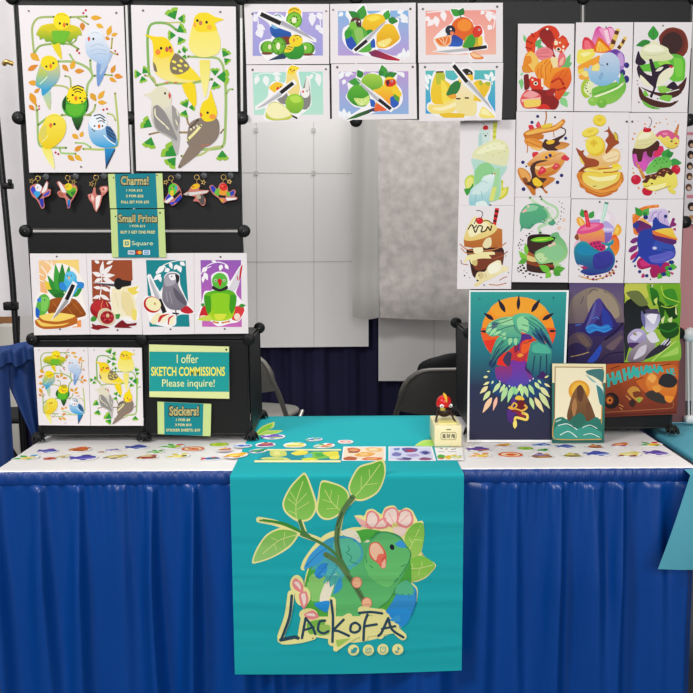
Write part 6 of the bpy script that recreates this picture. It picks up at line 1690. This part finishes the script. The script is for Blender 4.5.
# ------------------------------------------------------------------ stickers on the table
SHAPE = {
 'bird': ('-46 18 -30 -20 -5 -42 28 -40 46 -20 40 14 12 40 -20 44', 'S A -36 14 -22 -14 8 -26 30 -8 24 18 -6 30;E A 24 -20 16 15;S B -26 10 -6 -10 14 0 0 22;F C -20 16 -44 26 16;S C -4 22 16 14 14 34 -8 38;E 222222 28 -24 3 3;F e8a030 36 -20 44 -14 8'),
 'whale': ('-48 0 -40 -30 -10 -40 30 -34 48 -10 40 24 10 42 -24 36', 'S A -36 -4 -10 -26 24 -22 38 0 28 20 0 26 -22 16;S B -14 16 10 8 34 8 26 22 4 28;F A -28 0 -46 -24 18;F A -30 0 -42 18 16;S C -12 -30 2 -40 20 -32 12 -22 -4 -22;E 222222 24 -2 3 3;E C 0 30 10 6'),
 'ring': ('-46 0 -38 -30 -6 -44 30 -36 46 -4 38 30 4 44 -30 36', 'E A 0 0 42 38;E B 0 0 32 28;S C -20 6 -4 -16 18 -10 22 10 0 20;S A -10 4 2 -8 14 4 2 12;E D -16 -12 6 6;E D 18 16 6 5'),
 'cake': ('-46 10 -36 -24 0 -42 34 -26 46 8 30 38 -6 44 -34 36', 'S A -36 12 -20 -10 20 -10 36 12 24 32 -20 34;S B -24 -6 -6 -30 18 -22 26 -4 0 4;S C -30 18 0 10 30 20 10 28 -14 28;E D 2 -32 8 8;S C 10 -20 26 -26 34 -10 20 -6;E D -20 24 7 6'),
 'sprout': ('-46 22 -34 -10 -8 -30 8 -44 40 -26 46 10 20 38 -20 42', 'F A -10 10 -42 20 22;F A 0 0 -22 -30 22;S B -16 16 10 -6 34 4 24 26 -4 32;F C 10 -10 36 -30 22;E D 22 10 10 9;S A 4 26 24 20 14 36;E 222222 28 6 3 3'),
 'fish': ('-48 6 -30 -24 8 -34 40 -22 48 4 34 28 -4 36 -34 28', 'S A -34 6 -8 -18 26 -18 40 2 24 18 -10 24;F B -26 4 -46 -14 18;F B -26 8 -44 24 18;S C -4 -16 14 -30 26 -16;S D -4 6 16 -2 24 10 4 18;E 222222 30 -4 3 3;L B 4 10 -10 10 14'),
}
WH = 'f4f3f4'
ST = [  # px, py, width px, kind, colours A B C D, rotation, label
 (26, 458, 28, 'sprout', '4cae3c', 'f0d060', '3a9ad0', 'f4e4a0', 10, 'green and yellow bird sticker with a blue tail, frontmost at the left end'),
 (48, 451.5, 22, 'whale', '5a48b0', '8ab0e0', '7a4a9c', 'd0c0e8', 0, 'violet whale sticker near the left rack foot'),
 (80, 449.5, 27, 'cake', 'c87838', 'd8602c', 'a84c28', 'e8b070', -12, 'big orange and brown dessert sticker beside the violet whale'),
 (49.5, 459.3, 14, 'ring', 'b83028', 'e06050', '8a2420', 'f0c0a8', 0, 'small dark red round sticker in the front row at left'),
 (63, 457, 16, 'bird', 'e8dcb0', 'c8b070', 'a08850', 'd8c890', 15, 'small cream bird sticker next to the dark red round one'),
 (84, 458.3, 29, 'whale', '4840b0', '9088d8', '30307c', 'c0b8e8', 10, 'indigo whale sticker in the front row at left'),
 (113, 450.5, 15, 'fish', '8070b8', 'b8a8d8', '5a4890', 'e0d0a0', 0, 'small lilac fish sticker under the cockatiel print'),
 (101, 452.5, 9, 'cake', 'b07858', 'd8b090', '8a5038', 'e0a080', 0, 'tiny brown sticker left of the lilac fish'),
 (115.5, 457.3, 24, 'bird', 'c8b048', 'e8dca0', '7a5a38', '4a9a3c', -8, 'mustard and brown bird sticker with a green patch in the front row'),
 (137, 447.6, 24, 'whale', '3c4a9c', '8c98c8', '5a6ab0', 'b0c0e0', 8, 'slate blue whale sticker in the back row near the rack'),
 (156, 452, 19, 'sprout', '3f9c34', '7cc850', '2c7a2c', 'd8e8a0', 0, 'leaf green sticker above the striped brown one'),
 (147, 457.3, 26, 'cake', '8a4a30', 'd8c8a0', 'b03028', 'e8d890', 5, 'striped brown and red dessert sticker in the front row'),
 (172.5, 446.5, 26, 'sprout', '4cae30', '88c838', 'd83a28', 'f0d040', -6, 'green and red fruit sticker below the sticker price sign'),
 (193, 449.5, 25, 'ring', 'e0582c', 'f0d8b0', 'e89060', 'd84a28', 0, 'orange-red round sticker below the sticker price sign'),
 (178, 456.2, 26, 'sprout', 'e0cc30', 'f4e480', 'e8d860', '3a3a30', 8, 'pale yellow bird sticker in the front row below the orange-red ring'),
 (219, 445.2, 21, 'ring', '8ac030', 'd8e048', 'a8c838', 'f0e070', 0, 'lime green oval sticker in the back row left of the runner'),
 (243, 446.2, 19, 'fish', '3a6ac0', 'a8c4e8', 'e8eef4', '6088d0', 0, 'blue and white fish sticker by the box corner on the runner'),
 (225, 449.8, 17, 'cake', 'd88838', 'f0c060', '9a5aa0', 'e0a048', 4, 'small orange and purple sticker left of the runner'),
 (211, 459, 21, 'fish', '3a60b0', 'd83a38', 'e87838', '3a9a50', 0, 'red, blue and orange fish sticker front row, nearest the runner'),
 (236, 455.6, 26, 'bird', 'f0b830', 'f4dc70', 'e09028', 'e86a28', 4, 'yellow-orange bird sticker across the left edge of the runner'),
 (273, 437.2, 25, 'whale', '7a58b8', '9cc850', '6848a8', '8cc040', 0, 'purple and green sticker at the back by the rack foot on the runner'),
 (265.5, 445, 22, 'cake', '8a4a88', 'c87048', 'a83858', '5a3a8a', 6, 'plum and rust coloured sticker on the runner beside the box corner'),
 (258, 451.4, 19, 'bird', '2f8a50', '58b060', '3a58b0', '2a6a9a', 0, 'deep green and blue parrot sticker above the left sticker sheet'),
 (295, 445.3, 25, 'cake', 'e8d860', 'f0e8a8', 'c8c050', 'a8c858', 0, 'pale yellow dessert sticker in the middle of the runner'),
 (314, 439.8, 18, 'fish', '3a7ab0', '60b090', '8cc878', 'd8e0a0', 12, 'blue and green fish sticker farthest back on the runner'),
 (324, 446, 23, 'sprout', '5aa850', 'e07848', 'd84838', 'f0c888', 0, 'coral and green sticker on the runner, left of the small round one'),
 (345.5, 442.3, 17, 'ring', 'e8e4ea', 'e89078', 'e0b0a0', 'd87060', 0, 'small white and salmon round sticker alone on the runner'),
 (457, 457.5, 14, 'sprout', '9cc040', 'e8dc50', '6aa838', 'f0e890', 0, 'yellow-green sticker at the right edge of the runner'),
 (479, 449.8, 26, 'whale', '6a4a9c', 'c87858', '48589c', 'a83848', 0, 'purple and copper sticker right of the coin bank'),
 (503, 445.7, 19, 'bird', 'e8b840', 'd88040', 'c8a0b8', 'f0d880', 0, 'pale orange sticker at the foot of the hawk poster'),
 (480, 455.7, 25, 'sprout', 'f0a828', 'f4d048', 'e88820', 'f8e8a0', 0, 'bright yellow-orange sticker in the front row right of the runner'),
 (510.5, 455.3, 27, 'ring', 'e05820', 'f0d8b0', 'e87838', 'f4e0c0', 0, 'large orange ring sticker in the front row below the hawk poster'),
 (525.5, 449, 17, 'ring', '6ab030', 'b8d048', '8cc038', 'e8e080', 0, 'lime green round sticker above the large orange ring'),
 (542, 445.2, 20, 'fish', '2a60c0', '88b0e8', '3c78d0', 'e0e8f4', 0, 'cobalt blue fish sticker left of the sea print foot'),
 (543, 450.6, 14, 'bird', '2f8a34', '60b048', '3a9a3c', 'c8d880', 0, 'small dark green bird sticker above the brown and purple one'),
 (541, 456.2, 27, 'cake', '8a5a38', '9c88b8', 'c89048', '5a3858', 0, 'brown and purple dessert sticker in the front row'),
 (566, 447, 20, 'whale', '3a58b0', '9888c8', '5a68b8', 'e0d0e8', 0, 'periwinkle whale sticker under the sea print'),
 (571.5, 455.7, 23, 'cake', '9a9048', 'd8c868', '8a6a40', 'c8b050', 0, 'olive and tan sticker in the front row below the sea print'),
 (594.5, 447, 20, 'cake', 'b06a3c', 'd89058', '8a4a2c', 'c85838', 0, 'rust brown sticker right of the sea print'),
 (598, 454.2, 27, 'whale', '3c48a8', 'a8b8e0', '5058b0', 'd8dcf0', 6, 'royal blue whale sticker in the front row right of the sea print'),
 (620, 445, 22, 'bird', 'e0803c', 'f0b888', 'b05890', 'e8a070', 0, 'peach orange bird sticker in the back row at right'),
 (629, 454.7, 28, 'bird', 'e0d070', 'e8e0a8', '8a2c34', 'c85038', 0, 'cream and maroon sticker in the front row at right'),
 (650, 444.6, 26, 'sprout', '3f9c34', 'f0d030', 'd83830', 'e8a030', 0, 'green, yellow and red bird sticker in the back right corner'),
 (657, 453.6, 26, 'whale', '6048a8', 'a890d0', '40388c', 'c8b8e0', -8, 'amethyst whale sticker last in the front row at right'),
]
rz_ = random.Random(5)
for i, (px, py, wpx, kind, A, B, Cc, Dd, rot, label) in enumerate(ST):
    on_run = 232 < px < 463
    z = TZ + (.0045 if on_run else .0008) + (.0005 if 222 < px < 255 else 0)
    if 222 < px < 255:
        z = TZ + .005
    c = at(px, py, z=z)
    s = wpx * (c.y - CAM.y) / FPX / 100 * 1.03
    sy = s * 0.92
    a = math.radians(rot)
    base, art = SHAPE[kind]
    th = .0022
    def xf(x, y_, c=c, s=s, sy=sy, a=a, th=th):
        X, Y = x * s, -y_ * sy
        return Vector((c.x + X * math.cos(a) - Y * math.sin(a), c.y + X * math.sin(a) + Y * math.cos(a), c.z + th))
    m = MB()
    bp = catmull(pairs(list(map(float, base.split()))))
    m.quadbox([xf(*p) for p in bp], Vector((0, 0, -th)), hx('d9d8d8'))
    inner = [[(x * .93, y_ * .93) for x, y_ in bp]]
    put_art(m, [(inner, WH)], xf, Vector((0, 0, 1)), lay=1)
    txt = []
    for w in art.split(';'):
        q = w.split()
        q[1] = {'A': A, 'B': B, 'C': Cc, 'D': Dd}.get(q[1], q[1])
        txt.append(' '.join(q))
    put_art(m, [([[(x * 1.08, y_ * 1.08) for x, y_ in q] for q in P_], c_) for P_, c_ in parse_art('\n'.join(txt))], xf, Vector((0, 0, 1)), lay=3)
    o = m.build('sticker', M['ink'])
    tag(o, label, 'sticker', 'stickers laid out on the table')


def flat_sheet(name, label, cat, quad, spec, z, paper, group=None):
    n = Vector((0, 0, 1))
    return make_print(name, label, cat, quad, spec, Vector((0, 0, z)), n, group, paper, None, .0006)


z = TZ + .0046
gS = 'sticker sheets on the runner'
flat_sheet('sticker_sheet', 'teal sticker sheet with yellow and green birds, left of the sheets', 'sticker sheet', [(268, 449), (341.5, 449), (341, 462.5), (254, 462.5)], '''
@ 225 410 5.775
P 17909a 250 236 668 236 662 290 192 290
P f0ecb0 172 290 668 290 668 302 168 302; P f0ecb0 245 226 670 226 670 234 240 234
S c8d068 262 236 300 232 350 238 355 262 300 272 262 262; S e0dc88 280 240 310 238 320 258 285 262; S d8d880 205 280 260 272 350 276 380 288 260 292; L 8ab050 5 230 284 340 284
S e8d848 380 250 430 234 480 240 470 256 410 262; S 7cc048 460 262 520 240 590 250 600 276 520 284 470 280; S 58b8c8 455 262 500 252 505 272 460 276; S e0d840 560 244 650 238 655 262 600 268; S d8dc40 440 282 500 276 540 288 460 292; S e8e058 600 270 660 262 655 284 610 284; S 48a848 520 250 560 250 570 266 530 270
''', z, '17909a', gS)
flat_sheet('sticker_sheet', 'cream sticker sheet with orange desserts, middle of the three', 'sticker sheet', [(343.5, 446.5), (385.8, 446.5), (385.6, 460.6), (341.5, 460.6)], '''
@ 335 410 4.95
P f0dcc0 48 184 244 184 242 246 40 246
S c8683c 60 192 90 186 125 194 120 208 80 212; S d89a68 70 196 100 190 115 200 90 206; S 8a4a38 62 206 120 206 110 212 70 212; S e8b878 150 190 190 184 235 192 225 206 170 206; S f0d8a8 165 192 200 188 215 198 180 202; S e8a850 95 222 140 208 200 214 170 230 110 230; S f0c880 120 218 150 212 165 222 135 226; S b85a38 40 240 70 230 110 236 100 248 50 248; S d86a38 130 244 160 234 235 236 225 248 150 248; S e8a060 150 240 200 236 210 244 170 246
''', z, 'f0eef0', gS)
flat_sheet('sticker_sheet', 'pale blue sticker sheet with purple sea animals, right of the three', 'sticker sheet', [(388.5, 446.5), (432, 446.5), (436, 460.6), (388.5, 460.6)], '''
@ 335 410 4.95
P d0d4ec 270 184 474 184 488 246 268 246
S 5a5a9c 330 190 370 186 410 192 400 206 350 210; S a83a58 345 198 380 194 400 202 370 208; S 8a88c8 420 206 450 200 475 212 450 222 425 216; S 3a3a7c 430 208 455 206 465 214 445 218; S 7a7ab8 280 220 300 208 330 216 320 228 290 228; S b0a0d0 350 222 400 216 420 226 380 232; S 58508c 310 244 340 234 380 238 370 248 320 248; S 9c90c0 300 240 330 238 340 246 310 246; S 8a4a78 415 242 440 234 480 240 470 248 425 248; S 6a88c0 290 190 320 188 318 198 295 200
''', z, 'f0eef2', gS)
flat_sheet('sticker_sheet', 'white sheet of small colourful stickers in front of the coin bank', 'sticker sheet', [(434.5, 447.3), (462.3, 447.3), (464, 460), (437.5, 460)], '''
@ 335 410 4.95
L 3a3a3a 3 518 192 535 190; L 3a3a3a 3 545 196 558 192; L 3a3a3a 3 575 196 600 192; L 8a8a8a 2 510 206 540 206; L 8a8a8a 2 560 206 600 206
S 4cae3c 505 230 520 220 545 226 540 240 515 242; S e8c030 540 232 565 224 580 236 560 244; S e8a028 585 232 600 222 625 230 615 242 590 242; S d83a38 510 240 530 236 535 244; S f0d848 565 226 600 220 590 232
''', z, 'f2f0f0', gS)

# ------------------------------------------------------------------ coin bank with a red bird figure
cf0, cf1 = at(434.4, 447.2, z=TZ + .0036), at(461.8, 447.2, z=TZ + .0036)
bw = (cf1 - cf0).length
bh = (at(448, 425.6, y=cf0.y).z - TZ)
bd = at(448, 415.3, z=TZ + bh).y - cf0.y
ctr = Vector(((cf0.x + cf1.x) / 2, cf0.y + bd / 2, TZ + .0038))
t = thing('coin_bank', 'cream square coin bank topped by a red figure with yellow crest', 'coin bank', ctr, world=True)
h0 = bh - .004
m = MB(); m.box(ctr + Vector((0, 0, h0 / 2)), (bw, bd, h0), bev=.003); m.build('box', M['cream'], t)
tz = ctr.z + h0
m = MB(); m.box(ctr + Vector((.002, -bd * .18, h0 + .001)), (bw * .66, bd * .40, .0045), bev=.002); m.build('coin_tray', M['pale_yellow'], t)
fy = ctr.y - bd / 2
m = MB(); m.box((ctr.x + .001, fy - .0004, ctr.z + h0 * .82), (.013, .0012, .0022)); m.build('coin_slot', M['dark'], t)
m = MB()
pw, ph_ = bw * .58, h0 * .36
cp = Vector((ctr.x + .001, fy - .0006, ctr.z + h0 * .52))
def rr(w, h, r, y):
    o = []
    for sx, sz, a0 in ((1, 1, 0), (-1, 1, PI / 2), (-1, -1, PI), (1, -1, 3 * PI / 2)):
        for k in range(5):
            a = a0 + k * PI / 8
            o.append(cp + Vector((sx * (w / 2 - r) + r * math.cos(a), y, sz * (h / 2 - r) + r * math.sin(a))))
    return o
m.quadbox(rr(pw, ph_, .006, 0), Vector((0, .0015, 0)), hx('8a8458'))
m.face(rr(pw * .94, ph_ * .86, .0055, -.0003), hx('efe6b8'))
for i_, ch in enumerate('貪財角'):
    ps = text_polys(ch, .012)
    xs = [p[0] for q in ps for p in q]; ys = [p[1] for q in ps for p in q]
    for q in ps:
        m.face([cp + Vector(((i_ - 1) * pw * .285 + ((x - min(xs)) / (max(xs) - min(xs)) - .5) * pw * .25, -.0006, ((y_ - min(ys)) / (max(ys) - min(ys)) - .5) * ph_ * .62)) for x, y_ in q], hx('161613'))
m.build('name_plate', M['ink'], t)
fc = at(444.0, 401.8, y=ctr.y + bd * .12)
sr = 7.6 * (fc.y - CAM.y) / FPX
m = MB(); m.ball(fc, sr, 20, sc=(1.0, .95, .92)); m.ball(fc + Vector((-sr * .55, -.002, -sr * .25)), sr * .55, 14, sc=(1, .9, 1)); hd = m.build('head', M['red'], t)
for sx, dx in ((-1, -.38), (1, .82)):
    m = MB(); m.ball(fc + Vector((sr * dx, -sr * (.86 if sx < 0 else .50), -sr * .42)), sr * .27, 14, sc=(1.1, .45, 1.0)); e = sub(m.build('eye_patch', M['white'], t), hd)
    m = MB(); m.ball(fc + Vector((sr * (dx - .02), -sr * (.99 if sx < 0 else .64), -sr * .46)), sr * .10, 10, sc=(1, .4, 1)); sub(m.build('pupil', M['text'], t), hd)
m = MB()
m.tube([fc + Vector((-.001, sr * .3, sr * 1.05)), fc + Vector((.001, -sr * .35, sr * .98)), fc + Vector((.004, -sr * .80, sr * .62)), fc + Vector((.006, -sr * .98, sr * .1))], [.0012, .0048, .0042, .001], 8)
m.ball(fc + Vector((-.001, 0, sr * 1.05)), .0035, 8, sc=(.7, 1, 1.3))
sub(m.build('crest', M['yellow'], t), hd)
m = MB(); m.ball(fc + Vector((-sr * .25, -sr * .78, -sr * .86)), sr * .36, 12, sc=(1.1, .9, .7)); sub(m.build('beak', M['olive'], t), hd)
m = MB(); bc = Vector((fc.x + .001, fc.y + .002, (tz + fc.z) / 2 - .003))
m.ball(bc, sr * 1.0, 16, sc=(1.05, .8, .75)); m.build('body', M['dark'], t)
for sx in (-1, 1):
    m = MB(); m.tube([bc + Vector((sx * sr * .8, -.004, .004)), Vector((fc.x + sx * sr * 1.15, ctr.y - bd * .05, tz + .006)), Vector((fc.x + sx * sr * 1.3, ctr.y - bd * .22, tz + .003))], [.004, .003, .0022], 8)
    m.build('claw', M['dark'], t)

# ------------------------------------------------------------------ next booth at the right
yn = .52
a, b = at(672, 338, y=yn), at(684.5, 440, y=yn)
t = thing('board_frame', 'mauve and pink board on a pale post beside the right rack', 'board', Vector((a.x, yn, TZ)), world=True)
m = MB(); m.quadbox([at(666, 332, y=yn), at(685.5, 332, y=yn), Vector((at(684.5, 440, y=yn).x, yn, TZ + .002)), Vector((at(666, 440, y=yn).x, yn, TZ + .002))], Vector((0, .006, 0))); m.build('lower_board', M['mauve'], t)
m = MB(); m.quadbox([at(668, 215, y=yn - .001), at(720, 215, y=yn - .001), at(720, 333, y=yn - .001), at(668, 333, y=yn - .001)], Vector((0, .006, 0))); m.build('upper_board', M['pink'], t)
m = MB(); m.tube([at(687.5, 338, y=yn - .012), Vector((at(686.5, 440, y=yn).x, yn - .012, TZ + .003))], .0032, 8); m.tube([at(692, 338, y=yn - .0), Vector((at(691, 440, y=yn).x, yn, TZ + .003))], .0024, 8); m.build('post', M['white'], t)
m = MB(); c = at(690, 334.5, y=yn - .012); m.ball(c, .023, 14, sc=(1, .6, 1)); m.build('joint', M['white'], t)
m = MB(); m.box((at(689, 434, y=yn - .02)).xy.to_3d() + Vector((0, 0, TZ + .016)), (.034, .03, .024), bev=.008); m.build('foot', M['white'], t)
# card of small round-faced badges at the far right
make_print('badge_card', 'white card of small brown badges half hidden behind the right rack', 'card', [(683, 126), (722, 126), (718, 224), (680, 224)], '''
@ 653 110 5.325
P d88a94 180 118 300 118 300 134 180 134; P e8d8e0 180 160 300 160 300 150 180 150; P d88a94 180 452 300 452 300 470 180 470
E 2a1e1c 203 180 18 22; E d8b090 206 188 10 10; E 2a1e1c 200 238 18 22; E d8b090 204 246 10 10; E 3a2a20 196 298 17 20; E d8b490 198 304 10 10; E 5a3a28 194 354 17 20; E d8b490 196 360 10 10; E 6a4a3a 190 412 17 20; E e0b8a0 192 418 10 10; E 2a2020 204 515 20 24; E d8b090 206 522 11 11; E c89058 204 580 20 20; E e0b8a0 206 588 11 11
''', Vector((0, yn - .03, 0)), FRONT, None, 'e8e0e4')
